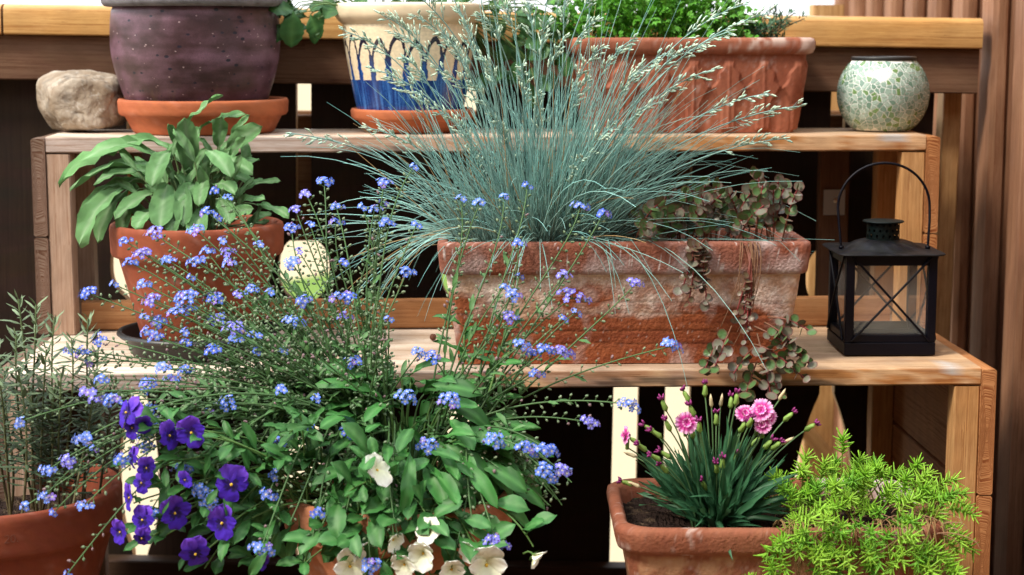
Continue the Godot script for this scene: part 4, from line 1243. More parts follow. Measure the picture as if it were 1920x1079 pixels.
func stonecrop_round() -> void:
	var t := thing("round_leaved_stonecrop", "trailing round leaved stonecrop, green edged maroon, over the weathered trough's end", "succulent", Vector3(0.29, 0.69, -2.54))
	var o := t.position
	var vs := []
	for k in 4: vs.append(disc_leaf(k, lin(0.15, 0.05, 0.045), lin(0.085, 0.165, 0.055)))
	for k in 3: vs.append(disc_leaf(k + 4, lin(0.17, 0.06, 0.065), lin(0.16, 0.16, 0.115)))
	for k in 3: vs.append(disc_leaf(k + 7, lin(0.13, 0.035, 0.035), lin(0.13, 0.10, 0.055)))
	var strands := []   # path points, leaf length, number of leaves, first and last variant, where leaves begin
	for i in 46:
		var b := Vector3(rf(0.165, 0.385), 0.695, rf(-2.59, -2.48))
		var e := Vector3(clampf(b.x + rf(-0.03, 0.045), 0.175, 0.405), rf(0.735, 0.785) + 0.02 * clampf((b.x - 0.25) * 8.0, -1, 1), b.z + rf(0.0, 0.06))
		strands.append([b, b.lerp(e, 0.4) + Vector3(0, 0.02, 0), e, rf(0.0115, 0.0165), 13, 0, 7, 0.25])
	for i in 7:
		strands.append([Vector3(0.255 + rf(-0.02, 0.02), 0.715, -2.47), Vector3(0.255, 0.725, -2.435), Vector3(0.250 + rf(-0.022, 0.026), rf(0.63, 0.67), -2.441), rf(0.011, 0.0145), 14, 4, 10, 0.35])
	for i in 6:
		strands.append([Vector3(0.33 + rf(-0.015, 0.015), 0.712, -2.47), Vector3(0.328, 0.70, -2.425), Vector3(0.318 + rf(-0.02, 0.02), rf(0.56, 0.62), -2.440), 0.010, 7, 6, 10, 0.55])
	for e in [[0.350, 0.612, 0.400, 0.600], [0.345, 0.605, 0.385, 0.575], [0.330, 0.600, 0.392, 0.565], [0.335, 0.590, 0.350, 0.515], [0.330, 0.575, 0.372, 0.555], [0.33, 0.57, 0.30, 0.540], [0.30, 0.60, 0.275, 0.550], [0.345, 0.56, 0.395, 0.535], [0.352, 0.58, 0.402, 0.555], [0.335, 0.55, 0.318, 0.515], [0.34, 0.545, 0.365, 0.512], [0.28, 0.575, 0.262, 0.548]]:
		strands.append([Vector3(e[0], e[1], -2.436), Vector3(e[0] * 0.6 + e[2] * 0.4, e[1] * 0.5 + e[3] * 0.5 + 0.01, -2.415), Vector3(e[2], e[3], -2.405), rf(0.0105, 0.016), 11, 0, 7, 0.25])
	for s in strands:
		var g := Geo.new()
		var a: Vector3 = s[0] - o
		var b: Vector3 = s[1] - o
		var c: Vector3 = s[2] - o
		g.tube(bez(a, b, b.lerp(c, 0.4), c, 8), 0.0013, 0.0009, 5, lin(0.17, 0.085, 0.045), lin(0.26, 0.035, 0.045))
		var st := part("stem", g.mesh(M.leaf), t)
		for k in int(s[4]):
			var f: float = lerpf(s[7], 1.0, k / float(s[4] - 1))
			var q := a.bezier_interpolate(b, b.lerp(c, 0.4), c, f)
			var ax := (c - b).normalized()
			var w := k * 2.4 + rf(-0.3, 0.3)
			var side := ax.cross(Vector3(0.2, 0.3, 0.9)).normalized()
			var d := side * cos(w) + ax.cross(side) * sin(w)
			d = d + ax * rf(0.1, 0.5) + (ax * 1.2 if k > s[4] - 3 else Vector3.ZERO) + Vector3(0, 0.15, 0.25)
			part("leaf", vs[rng.randi_range(s[5], s[6] - 1)], st, frame(q, d, Vector3(rf(-0.5, 0.5), 0.35, 1.0) if rng.randf() < 0.8 else ax, Vector3.ONE * s[3] * rf(0.75, 1.2)))
	var g2 := Geo.new()
	for i in 9:
		var x := 0.325 + rf(-0.012, 0.012)
		g2.tube(bez(Vector3(x, 0.712, -2.462) - o, Vector3(x, 0.72, -2.43) - o, Vector3(x + rf(-0.02, 0.02), 0.66, -2.44) - o, Vector3(x + rf(-0.035, 0.012), rf(0.56, 0.62), -2.444) - o, 9), 0.0010, 0.0005, 4, lin(0.22, 0.12, 0.07))
	part("bare_roots", g2.mesh(M.clay), t, Transform3D(), "stuff")

func rosemary() -> void:
	var t := thing("rosemary_plant", "upright rosemary with narrow grey green leaves in the stamped pot", "herb", Vector3(-0.64, 0.375, -2.27))
	var tips := [[-0.605, 0.655], [-0.578, 0.640], [-0.555, 0.615], [-0.535, 0.640], [-0.632, 0.66], [-0.62, 0.58], [-0.525, 0.575], [-0.515, 0.545], [-0.59, 0.60], [-0.565, 0.575], [-0.645, 0.61], [-0.545, 0.525], [-0.61, 0.53], [-0.58, 0.55], [-0.66, 0.56], [-0.66, 0.63], [-0.535, 0.60], [-0.625, 0.62]]
	for e in tips:
		var tip: Vector3 = Vector3(e[0], e[1], -2.26 + rf(-0.05, 0.06)) - t.position
		var b := Vector3(clampf(tip.x * 0.75, -0.1, 0.1), 0.0, rf(-0.06, 0.05))
		var m1 := b + Vector3(rf(-0.02, 0.02), tip.y * 0.4, 0)
		var m2 := tip + Vector3(rf(-0.012, 0.012), -tip.y * 0.3, 0)
		var g := Geo.new()
		g.tube(bez(b, m1, m2, tip, 10), 0.0019, 0.0009, 6, lin(0.13, 0.10, 0.05), lin(0.14, 0.20, 0.09))
		var n := 62
		for k in n:
			var f := lerpf(0.22, 1.0, k / float(n - 1))
			var q := b.bezier_interpolate(m1, m2, tip, f)
			var w := k * 2.4
			var top := clampf((f - 0.85) * 6.0, 0, 1)
			var d := Vector3(cos(w), lerpf(rf(0.0, 0.7), 1.6, top), sin(w))
			var young := clampf((f - 0.6) * 2.2, 0, 1)
			var c := lin(0.055, 0.085, 0.045).lerp(lin(0.21, 0.29, 0.16), young * rf(0.5, 1.0))
			var L := rf(0.016, 0.032) * (1.0 - 0.35 * top)
			var lf := leaf(0.095, 0.35, 0.5, rf(-0.5, 0.7), -0.5, 0.04, c, tint(c, 1.35), k, 2, 4)
			g.add(lf, frame(q, d, Vector3(0, 1, 0.2), Vector3.ONE * L))
		part("sprig", g.mesh(M.leaf), t)

func bloom(g: Geo, at: Vector3, n: Vector3, r: float, col: Color) -> void:
	# a five petalled forget-me-not with a pale eye
	var x := n.cross(Vector3(0.3, 0.8, 0.5)).normalized()
	var y := n.cross(x)
	var turn := rf(0, TAU)
	for k in 5:
		var a := turn + TAU * k / 5
		var d := x * cos(a) + y * sin(a)
		var s := n.cross(d)
		var kk := rf(0.85, 1.15)
		var cc := tint(col, kk)
		var i0 := g.vert(at + d * r * 0.10, lin(0.55, 0.55, 0.75))
		var i1 := g.vert(at + d * r * 0.45 - s * r * 0.30 + n * r * 0.10, cc.lerp(lin(0.5, 0.55, 0.9), 0.2))
		var i2 := g.vert(at + d * r * 0.82 - s * r * 0.36 + n * r * 0.15, cc)
		var i3 := g.vert(at + d * r * 1.02 - s * r * 0.12 + n * r * 0.10, cc)
		var i4 := g.vert(at + d * r * 1.02 + s * r * 0.12 + n * r * 0.10, cc)
		var i5 := g.vert(at + d * r * 0.82 + s * r * 0.36 + n * r * 0.15, cc)
		var i6 := g.vert(at + d * r * 0.45 + s * r * 0.30 + n * r * 0.10, cc.lerp(lin(0.5, 0.55, 0.9), 0.2))
		g.tri(i0, i1, i6)
		g.quad(i1, i2, i5, i6)
		g.quad(i2, i3, i4, i5)
	var e := g.vert(at + n * r * 0.16, lin(0.72, 0.62, 0.20))
	var f := g.v.size()
	for k in 6: g.vert(at + (x * cos(TAU * k / 6) + y * sin(TAU * k / 6)) * r * 0.20 + n * r * 0.10, lin(0.80, 0.76, 0.60))
	for k in 6: g.tri(e, f + k, f + (k + 1) % 6)

func green_leaf_set(n: int, w: float, dark: Color, light: Color, serr := 0.0) -> Array:
	var vs := []
	for k in n:
		vs.append(leaf(w * rf(0.8, 1.2), 0.95, 0.6, rf(0.2, 1.2), 0.22, 0.10, tint(dark, rf(0.75, 1.3)), tint(light, rf(0.85, 1.2)), 100 + k, 4, 10, 0.0, serr, 0.08).mesh(M.leaf))
	return vs

func forget_me_not() -> void:
	var t := thing("forget_me_not", "big straggling forget-me-not with many small sky blue flower clusters", "flowering plant", Vector3(-0.147, 0.39, -2.275))
	var o := t.position
	var list := [[-0.545,0.666,-2.295,16],[-0.511,0.677,-2.298,10],[-0.503,0.729,-2.332,12],[-0.493,0.704,-2.310,12],[-0.479,0.714,-2.324,16],[-0.473,0.678,-2.293,12],[-0.471,0.736,-2.361,18],[-0.413,0.741,-2.350,16],[-0.399,0.765,-2.351,12],[-0.385,0.758,-2.356,9],[-0.372,0.782,-2.363,10],[-0.394,0.790,-2.394,11],[-0.378,0.729,-2.343,10],[-0.332,0.723,-2.346,10],[-0.447,0.705,-2.324,12],[-0.409,0.704,-2.322,16],[-0.400,0.714,-2.347,12],[-0.371,0.714,-2.340,14],[-0.369,0.701,-2.330,12],[-0.460,0.659,-2.280,16],[-0.418,0.661,-2.286,20],[-0.385,0.658,-2.304,18],[-0.430,0.645,-2.274,12],[-0.416,0.645,-2.296,14],[-0.469,0.638,-2.275,10],[-0.453,0.631,-2.287,14],[-0.381,0.632,-2.292,18],[-0.353,0.627,-2.259,18],[-0.468,0.619,-2.276,12],[-0.455,0.613,-2.271,12],[-0.413,0.623,-2.252,10],[-0.351,0.613,-2.249,12],[-0.331,0.615,-2.270,13],[-0.521,0.615,-2.248,14],[-0.561,0.599,-2.250,9],[-0.543,0.599,-2.245,12],[-0.536,0.584,-2.251,8],[-0.377,0.602,-2.239,13],[-0.321,0.599,-2.245,10],[-0.288,0.601,-2.238,10],[-0.438,0.581,-2.225,13],[-0.412,0.575,-2.242,13],[-0.429,0.566,-2.232,13],[-0.461,0.561,-2.236,13],[-0.504,0.577,-2.171,12],[-0.338,0.668,-2.314,12],[-0.313,0.666,-2.305,10],[-0.285,0.702,-2.320,15],[-0.279,0.714,-2.347,10],[-0.266,0.658,-2.287,14],[-0.279,0.632,-2.281,17],[-0.289,0.744,-2.357,14],[-0.264,0.750,-2.345,10],[-0.285,0.767,-2.367,11],[-0.273,0.786,-2.385,11],[-0.249,0.802,-2.390,14],[-0.231,0.771,-2.363,12],[-0.232,0.750,-2.369,12],[-0.224,0.663,-2.281,12],[-0.417,0.606,-2.272,9],[-0.352,0.665,-2.290,10],[-0.412,0.686,-2.301,9],[-0.198,0.769,-2.383,9],[-0.180,0.768,-2.358,12],[-0.170,0.775,-2.376,9],[-0.165,0.751,-2.354,12],[-0.126,0.746,-2.369,9],[-0.137,0.689,-2.329,14],[-0.220,0.701,-2.333,10],[-0.211,0.663,-2.282,14],[-0.215,0.637,-2.289,12],[-0.157,0.637,-2.270,8],[-0.068,0.782,-2.363,8],[-0.042,0.777,-2.359,11],[-0.011,0.782,-2.381,10],[0.090,0.770,-2.373,13],[0.120,0.762,-2.363,12],[0.008,0.727,-2.331,12],[0.009,0.684,-2.324,8],[-0.010,0.674,-2.296,7],[0.002,0.665,-2.288,14],[0.067,0.688,-2.302,12],[0.079,0.659,-2.309,26],[0.081,0.645,-2.269,9],[0.066,0.634,-2.290,8],[-0.001,0.637,-2.284,14],[0.159,0.677,-2.303,13],[0.012,0.607,-2.243,15],[0.025,0.596,-2.255,12],[0.042,0.602,-2.239,13],[0.064,0.598,-2.249,17],[0.030,0.572,-2.239,12],[-0.117,0.595,-2.255,14],[-0.101,0.590,-2.256,15],[0.204,0.602,-2.268,18],[-0.203,0.584,-2.253,15],[-0.169,0.801,-2.383,14],[-0.130,0.822,-2.386,8],[0.020,0.795,-2.395,9],[-0.133,0.545,-2.228,17],[-0.078,0.546,-2.197,18],[-0.202,0.509,-2.184,15],[-0.103,0.493,-2.177,18],[-0.022,0.498,-2.187,17],[0.020,0.491,-2.169,18],[0.044,0.492,-2.161,17],[0.044,0.465,-2.154,18],[0.063,0.466,-2.156,13],[0.098,0.516,-2.207,14],[0.145,0.541,-2.195,17],[-0.019,0.390,-2.110,18],[-0.169,0.365,-2.095,15],[-0.517,0.566,-2.150,12],[-0.511,0.553,-2.171,12],[-0.487,0.555,-2.153,18],[-0.453,0.562,-2.209,15],[-0.599,0.528,-2.156,11],[-0.515,0.514,-2.121,16],[-0.506,0.498,-2.142,8],[-0.538,0.485,-2.132,14],[-0.564,0.471,-2.141,14],[-0.562,0.444,-2.120,14],[-0.591,0.428,-2.131,10],[-0.553,0.424,-2.121,7],[-0.513,0.435,-2.110,13],[-0.469,0.490,-2.119,14],[-0.449,0.496,-2.159,14],[-0.444,0.516,-2.193,18],[-0.451,0.534,-2.205,14],[-0.467,0.534,-2.197,12],[-0.456,0.504,-2.182,12],[-0.403,0.467,-2.161,16],[-0.381,0.447,-2.141,14],[-0.368,0.434,-2.140,17],[-0.438,0.423,-2.123,14],[-0.354,0.543,-2.194,17],[-0.287,0.558,-2.206,11],[-0.244,0.545,-2.208,10],[-0.289,0.496,-2.176,14],[-0.258,0.514,-2.195,12],[-0.297,0.439,-2.146,13],[-0.292,0.461,-2.157,10],[-0.232,0.426,-2.111,11],[-0.300,0.387,-2.095,17],[-0.532,0.356,-2.095,9],[-0.374,0.533,-2.194,8]]
	var stem_leaf := []
	for k in 5: stem_leaf.append(leaf(0.14, 0.6, 0.8, rf(0.0, 0.9), 0.25, 0.08, tint(lin(0.05, 0.15, 0.04), rf(0.7, 1.4)), lin(0.11, 0.22, 0.08), 70 + k, 2, 5))
	var sprays := []      # side shoots in seed, without open flowers
	for i in 105: sprays.append([rf(-0.40, -0.13), rf(0.44, 0.68), rf(-2.36, -2.18), 0])
	for i in 14: sprays.append([rf(-0.02, 0.085), rf(0.40, 0.47), rf(-2.25, -2.15), 0])
	for i in 10: sprays.append([rf(-0.33, -0.02), rf(0.36, 0.42), rf(-2.12, -2.10), 0])
	for e in list + sprays:
		var P := Vector3(e[0], e[1], e[2]) - o
		var C := Vector3(-0.185, 0.475, -2.285) - o
		if e[0] < -0.27 and e[1] < 0.57: C = Vector3(-0.25, 0.50, -2.25) - o
		elif e[0] > -0.11: C = Vector3(-0.075, 0.47, -2.27) - o
		C += Vector3(rf(-0.035, 0.035), rf(-0.02, 0.035), rf(-0.02, 0.03))
		var D := (P - C).length()
		var low := clampf((0.62 - e[1]) * 4.0, 0, 1)
		var m1 := C + (P - C) * 0.33 + Vector3(rf(-0.09, 0.09) * D, D * (0.10 + 0.22 * low), rf(-0.03, 0.02))
		var m2 := C + (P - C) * 0.72 + Vector3(rf(-0.10, 0.10) * D, D * (0.03 + 0.20 * low), rf(-0.01, 0.02))
		var g := Geo.new()
		var sc := tint(lin(0.062, 0.130, 0.045), rf(0.8, 1.3))
		g.tube(bez(C, m1, m2, P, 14), 0.0016, 0.0008, 5, tint(sc, 0.8), tint(sc, 1.25))
		# seed cups alternate along the upper stem
		var nubs := int(D * rf(55, 90))
		for k in nubs:
			var f := lerpf(0.40, 0.965, (k + rf(-0.3, 0.3)) / float(maxi(nubs - 1, 1)))
			f = clampf(f, 0.3, 0.98)
			var q := C.bezier_interpolate(m1, m2, P, f)
			var d := (C.bezier_interpolate(m1, m2, P, minf(f + 0.03, 1.0)) - q).normalized()
			var s := d.cross(Vector3(0.1, 0.2, 1)).normalized() * (1.0 if k % 2 == 0 else -1.0) + rvec() * 0.35
			var e2 := q + (s + d * 0.55).normalized() * rf(0.0022, 0.0060)
			g.tube(PackedVector3Array([q, e2]), 0.0006, 0.0006, 3, sc)
			var nc := lin(0.095, 0.17, 0.08).lerp(lin(0.24, 0.31, 0.19), rng.randf())
			if rng.randf() < 0.08: nc = lin(0.24, 0.16, 0.17)
			g.blob(e2, (s + d * 0.9).normalized(), rf(0.0040, 0.0068), rf(0.0015, 0.0024), nc, tint(nc, 1.15))
		for k in 5:
			var f := rf(0.12, 0.62)
			var q := C.bezier_interpolate(m1, m2, P, f)
			var lc := tint(lin(0.06, 0.16, 0.045), rf(0.7, 1.4))
			g.add(stem_leaf[k], frame(q, (P - C).normalized() + rvec() * 0.9, Vector3(0, 1, 0.6), Vector3.ONE * rf(0.012, 0.026)))
		part("flower_stem", g.mesh(M.leaf), t)
		if e[3] == 0: continue
		g = Geo.new()
		var R: float = e[3] * 0.00078
		var cnt := clampi(int(e[3] * e[3] * 0.036), 2, 13)
		var squash := rf(0.45, 0.95)
		var fade := rf(0, 1)
		var hue := lin(0.040, 0.105, 0.60).lerp(lin(0.115, 0.24, 0.80), rng.randf())
		if rng.randf() < 0.09: hue = lin(0.16, 0.14, 0.66)
		if e[0] > -0.34 and e[0] < -0.32 and e[1] > 0.53 and e[1] < 0.56: hue = lin(0.28, 0.09, 0.52)
		var up := (Vector3(0, 0.55, 0.75) + (P - C).normalized() * 0.35).normalized()
		for k in cnt:
			var rr := sqrt((k + 0.3) / cnt)
			var a := k * 2.4 + rf(-0.3, 0.3)
			var x := up.cross(Vector3(0.2, 0.7, -0.6)).normalized()
			var y := up.cross(x)
			var d := (x * cos(a) * (1.55 - 0.5 * squash) + y * sin(a) * squash) * rr
			var at := P + d * R * 0.95 + up * R * 0.35 * (1.0 - rr * rr)
			var fn := (up + d * 1.0 + rvec() * 0.35).normalized()
			var c := tint(hue, rf(0.85, 1.2))
			if rng.randf() < 0.07: c = lin(0.24, 0.14, 0.60)
			bloom(g, at, fn, rf(0.0034, 0.0054), c.lerp(lin(0.34, 0.38, 0.80), fade * rf(0, 0.25)))
			g.tube(PackedVector3Array([P - up * 0.004, at - fn * 0.0008]), 0.0004, 0.0005, 3, lin(0.13, 0.20, 0.09))
			if k % 2 == 0: g.blob(at - fn * 0.004 + rvec() * 0.004, (fn + rvec() * 0.6).normalized(), rf(0.004, 0.006), rf(0.0012, 0.0018), lin(0.14, 0.22, 0.1), lin(0.34, 0.20, 0.50) if rng.randf() < 0.5 else lin(0.12, 0.2, 0.6))
		part("flower_cluster", g.mesh(M.petal), t)
	var vs := green_leaf_set(9, 0.125, lin(0.034, 0.145, 0.028), lin(0.085, 0.235, 0.065))
	var g2 := Geo.new()
	for i in 205:
		var a := rf(0, TAU)
		var r := sqrt(rng.randf())
		var h := pow(rng.randf(), 0.8)
		var p := Vector3(cos(a) * r * (0.15 - 0.03 * h) + 0.005, 0.02 + h * 0.155 * (1.0 - 0.55 * r * r), sin(a) * r * 0.115)
		if p.x < -0.02: p.y += 0.012 * h
		var d := Vector3(cos(a) * (0.5 + r), rf(-0.3, 1.1) - 0.3 * r, sin(a) * (0.5 + r) * 0.8 + 0.15) + rvec() * 0.45
		part("leaf", vs[i % 9], t, frame(p, d, Vector3(rf(-0.4, 0.4), 1.0, 0.55), Vector3(rf(0.8, 1.1), 1, 1) * rf(0.045, 0.092)))
		if i % 2 == 0:
			var b := Vector3(p.x * 0.45, 0.0, p.z * 0.45)
			g2.tube(bez(b, b + Vector3(0, p.y * 0.6, 0), p - d.normalized() * 0.015, p, 6), 0.0019, 0.0011, 5, lin(0.09, 0.18, 0.05))
	# the leafy upright shoot before the weathered trough
	for sh in [[Vector3(-0.068, 0.47, -2.29), Vector3(-0.062, 0.615, -2.34)], [Vector3(-0.045, 0.48, -2.26), Vector3(-0.02, 0.575, -2.28)], [Vector3(-0.19, 0.48, -2.28), Vector3(-0.215, 0.59, -2.31)]]:
		var a: Vector3 = sh[0] - o
		var b: Vector3 = sh[1] - o
		g2.tube(PackedVector3Array([a, a.lerp(b, 0.5), b]), 0.0026, 0.0014, 6, lin(0.13, 0.24, 0.07))
		for k in 11:
			var p := a.lerp(b, 0.25 + 0.075 * k)
			var w := k * 2.2
			part("leaf", vs[k % 9], t, frame(p, Vector3(cos(w), 0.5 + 0.05 * k, sin(w) * 0.7 + 0.2), Vector3(0, 1, 0.5), Vector3.ONE * rf(0.03, 0.052)))
	part("leaf_stems", g2.mesh(M.leaf), t, Transform3D(), "stuff")

func petal(w: float, a: float, b: float, c_in: Color, c_out: Color, blotch: bool, ruffle: float, seed_: int) -> ArrayMesh:
	var g := Geo.new()
	var nu := 8
	var nv := 9
	var peak := pow(a / (a + b), a) * pow(b / (a + b), b)
	for j in nv + 1:
		var t := j / float(nv)
		var tt := 0.03 + 0.965 * t
		var hw := w * pow(tt, a) * pow(1.0 - tt, b) / peak
		for i in nu + 1:
			var s := 2.0 * i / nu - 1.0
			var p := Vector3(s * hw, t * (1.0 - 0.07 * s * s * t), 0)
			p.z = 0.16 * t - 0.22 * t * t + ruffle * nz(Vector3(s * 1.4, t * 1.6, seed_ * 5.0), 1.2) * t + 0.06 * absf(s) * sin(t * 3.0)
			var k := clampf(t * 1.1, 0, 1)
			var c := c_in.lerp(c_out, k)
			if blotch:
				var ray := absf(sin(s * 9.0))
				if t < 0.28 + 0.20 * ray * (1.0 - absf(s)): c = c.lerp(lin(0.012, 0.004, 0.035), 0.85 if t > 0.06 else 0.2)
			c = tint(c, 1.0 + 0.22 * nz(Vector3(s * 4.0, t * 1.0, seed_), 2.0))
			g.vert(p, c)
	for j in nv:
		for i in nu:
			var o := j * (nu + 1) + i
			g.quad(o, o + 1, o + nu + 2, o + nu + 1)
	return g.mesh(M.petal)

func pansy(t: Node3D, at: Vector3, r: float, yaw: float, pitch: float, roll: float, sets: Array, white: bool) -> void:
	var b := Basis(Vector3.UP, deg_to_rad(yaw)) * Basis(Vector3.RIGHT, deg_to_rad(-pitch)) * Basis(Vector3.BACK, deg_to_rad(roll))
	# the eye and the green sepals behind carry the petals
	var g := Geo.new()
	g.blob(Vector3(0, -0.02, 0.03) * r, Vector3(0, -0.25, 1).normalized(), 0.16 * r, 0.085 * r, lin(0.75, 0.42, 0.03), lin(0.85, 0.55, 0.06))
	for k in 5:
		var a := TAU * k / 5 + 0.4
		var lf := leaf(0.16, 0.5, 0.8, 0.5, 0.1, 0.0, lin(0.10, 0.22, 0.05), lin(0.16, 0.30, 0.08), k, 2, 4)
		g.add(lf, frame(Vector3(0, 0, -0.10) * r, Vector3(sin(a), cos(a), -0.25 if not white else 0.1), Vector3(0, 0, -1), Vector3.ONE * r * (0.55 if white else 0.45)))
	g.tube(PackedVector3Array([Vector3(0, 0, -0.06) * r, Vector3(0, 0.02, -0.22) * r, Vector3(0, -0.12, -0.45) * r, Vector3(0, -0.5, -0.6) * r]), 0.0014, 0.0011, 5, lin(0.10, 0.20, 0.05))
	var f := part("flower", g.mesh(M.petal), t, Transform3D(b, at))
	var fold := rf(-0.2, 0.40) + (0.45 if white else 0.0)
	# two upper petals behind, two at the sides, one below
	for q in [[0.42, -0.10, 0, 0.98], [-0.42, -0.06, 0, 0.98], [1.62, 0.02, 1, 0.86], [-1.62, 0.03, 1, 0.86], [PI, 0.06, 2, 0.98]]:
		var ang: float = q[0] + rf(-0.16, 0.16)
		var d := Vector3(sin(ang), cos(ang), fold + rf(-0.10, 0.10))
		part("petal", sets[q[2]][rng.randi() % 2], f, frame(Vector3(0, 0, q[1] * r), d, Vector3(0, 0, 1), Vector3.ONE * r * q[3] * rf(0.94, 1.08)))

func leafy_stems(t: Node3D, roots: Array, targets: Array, vs: Array, per: int, lmin: float, lmax: float, lift: float) -> void:
	var o := t.position
	var g := Geo.new()
	var i := 0
	for q in targets:
		var a: Vector3 = roots[i % roots.size()] + Vector3(rf(-0.03, 0.03), 0, rf(-0.02, 0.02)) - o
		var b: Vector3 = q - o
		var m1 := a + (b - a) * 0.35 + Vector3(0, lift, 0)
		var m2 := a + (b - a) * 0.75 + Vector3(0, lift * 0.7, 0)
		g.tube(bez(a, m1, m2, b, 10), 0.0016, 0.0010, 5, lin(0.085, 0.17, 0.045), lin(0.11, 0.22, 0.06))
		for k in per:
			var f := lerpf(0.4, 1.0, (k + rng.randf()) / per)
			var p := a.bezier_interpolate(m1, m2, b, f)
			var d := rvec() + (b - a).normalized() * 0.8 + Vector3(0, 0.25, 0.35)
			part("leaf", vs[rng.randi() % vs.size()], t, frame(p, d, Vector3(rf(-0.5, 0.5), 0.9, 0.7), Vector3.ONE * rf(lmin, lmax)))
		i += 1
	part("stems", g.mesh(M.leaf), t, Transform3D(), "stuff")

func pansies_purple() -> void:
	var t := thing("purple_pansies", "violet pansies with yellow eyes trailing beside the stamped rosemary pot", "flowering plant", Vector3(-0.27, 0.40, -2.22))
	var vi := lin(0.042, 0.010, 0.38)
	var vo := lin(0.070, 0.020, 0.48)
	var sets := []
	for q in [[0.47, 0.70, 0.40, false, lin(0.17, 0.055, 0.60)], [0.40, 0.66, 0.42, true, vo], [0.52, 0.70, 0.36, true, vo]]:
		sets.append([petal(q[0], q[1], q[2], vi, q[4], q[3], 0.14, sets.size() * 3 + 1), petal(q[0] * 1.05, q[1], q[2], tint(vi, 0.85), q[4], q[3], 0.18, sets.size() * 3 + 2)])
	var list := [[-0.340,0.456,-2.130,34,5,5,-8],[-0.386,0.522,-2.123,29,10,0,25],[-0.352,0.408,-2.128,33,-15,0,10],[-0.413,0.519,-2.118,27,60,0,10],[-0.457,0.550,-2.111,28,-50,20,-30],[-0.410,0.422,-2.119,32,30,-10,20],[-0.443,0.419,-2.114,25,-20,0,0],[-0.386,0.370,-2.123,29,15,-20,10],[-0.468,0.407,-2.110,22,-30,-10,0],[-0.444,0.398,-2.114,18,0,-20,0],[-0.457,0.492,-2.111,20,-55,0,0],[-0.437,0.484,-2.114,20,40,0,0],[-0.459,0.444,-2.111,24,-60,0,10],[-0.444,0.463,-2.113,20,-20,10,0],[-0.452,0.532,-2.112,20,-30,-10,0],[-0.306,0.355,-2.136,16,60,-20,0],[-0.395,0.464,-2.121,17,50,30,0],[-0.442,0.535,-2.113,18,20,-30,0]]
	var targets := []
	for e in list:
		var at := Vector3(e[0], e[1], e[2] + rf(-0.012, 0.012)) - t.position
		pansy(t, at, e[3] * 0.00076, e[4], e[5], e[6], sets, false)
		targets.append(Vector3(e[0], e[1] - 0.012, e[2] - 0.022))
	for i in 30: targets.append(Vector3(rf(-0.44, -0.24), rf(0.33, 0.545), rf(-2.22, -2.13)))
	var vs := green_leaf_set(7, 0.17, lin(0.034, 0.128, 0.030), lin(0.08, 0.215, 0.06), 0.04)
	leafy_stems(t, [Vector3(-0.26, 0.40, -2.24), Vector3(-0.245, 0.42, -2.20), Vector3(-0.25, 0.44, -2.26)], targets, vs, 5, 0.026, 0.048, 0.035)

func pansies_white() -> void:
	var t := thing("white_pansies", "cream white pansies nodding over the front of the hidden terracotta pot", "flowering plant", Vector3(-0.11, 0.40, -2.17))
	var wi := lin(0.78, 0.82, 0.52)
	var wo := lin(0.90, 0.91, 0.84)
	var sets := []
	for q in [[0.50, 0.66, 0.40], [0.44, 0.64, 0.42], [0.56, 0.66, 0.38]]:
		sets.append([petal(q[0], q[1], q[2], wi, wo, false, 0.08, sets.size() * 3 + 31), petal(q[0], q[1], q[2], wi, wo, false, 0.10, sets.size() * 3 + 32)])
	var list := [[-0.163,0.479,-2.110,30,50,25,0],[-0.099,0.402,-2.110,26,-30,30,0],[-0.106,0.378,-2.110,32,-20,-15,0],[-0.190,0.383,-2.110,22,70,-35,0],[-0.196,0.362,-2.110,34,20,-12,0],[-0.129,0.364,-2.110,26,-20,-20,0],[-0.073,0.358,-2.110,28,10,-18,0],[-0.031,0.364,-2.110,38,10,-14,0],[0.026,0.374,-2.110,22,65,-40,0],[-0.144,0.394,-2.110,21,40,-20,0],[-0.050,0.382,-2.110,22,-30,-18,0]]
	var targets := []
	for e in list:
		pansy(t, Vector3(e[0], e[1], e[2]) - t.position, e[3] * 0.00080, e[4], e[5], e[6], sets, true)
		targets.append(Vector3(e[0], e[1] + 0.006, e[2] - 0.015))
	for i in 28: targets.append(Vector3(rf(-0.27, 0.02), rf(0.33, 0.455), rf(-2.15, -2.115)))
	var vs := green_leaf_set(7, 0.19, lin(0.036, 0.140, 0.032), lin(0.09, 0.235, 0.07), 0.04)
	leafy_stems(t, [Vector3(-0.19, 0.40, -2.19), Vector3(-0.13, 0.40, -2.17), Vector3(-0.06, 0.40, -2.19)], targets, vs, 4, 0.028, 0.058, 0.05)

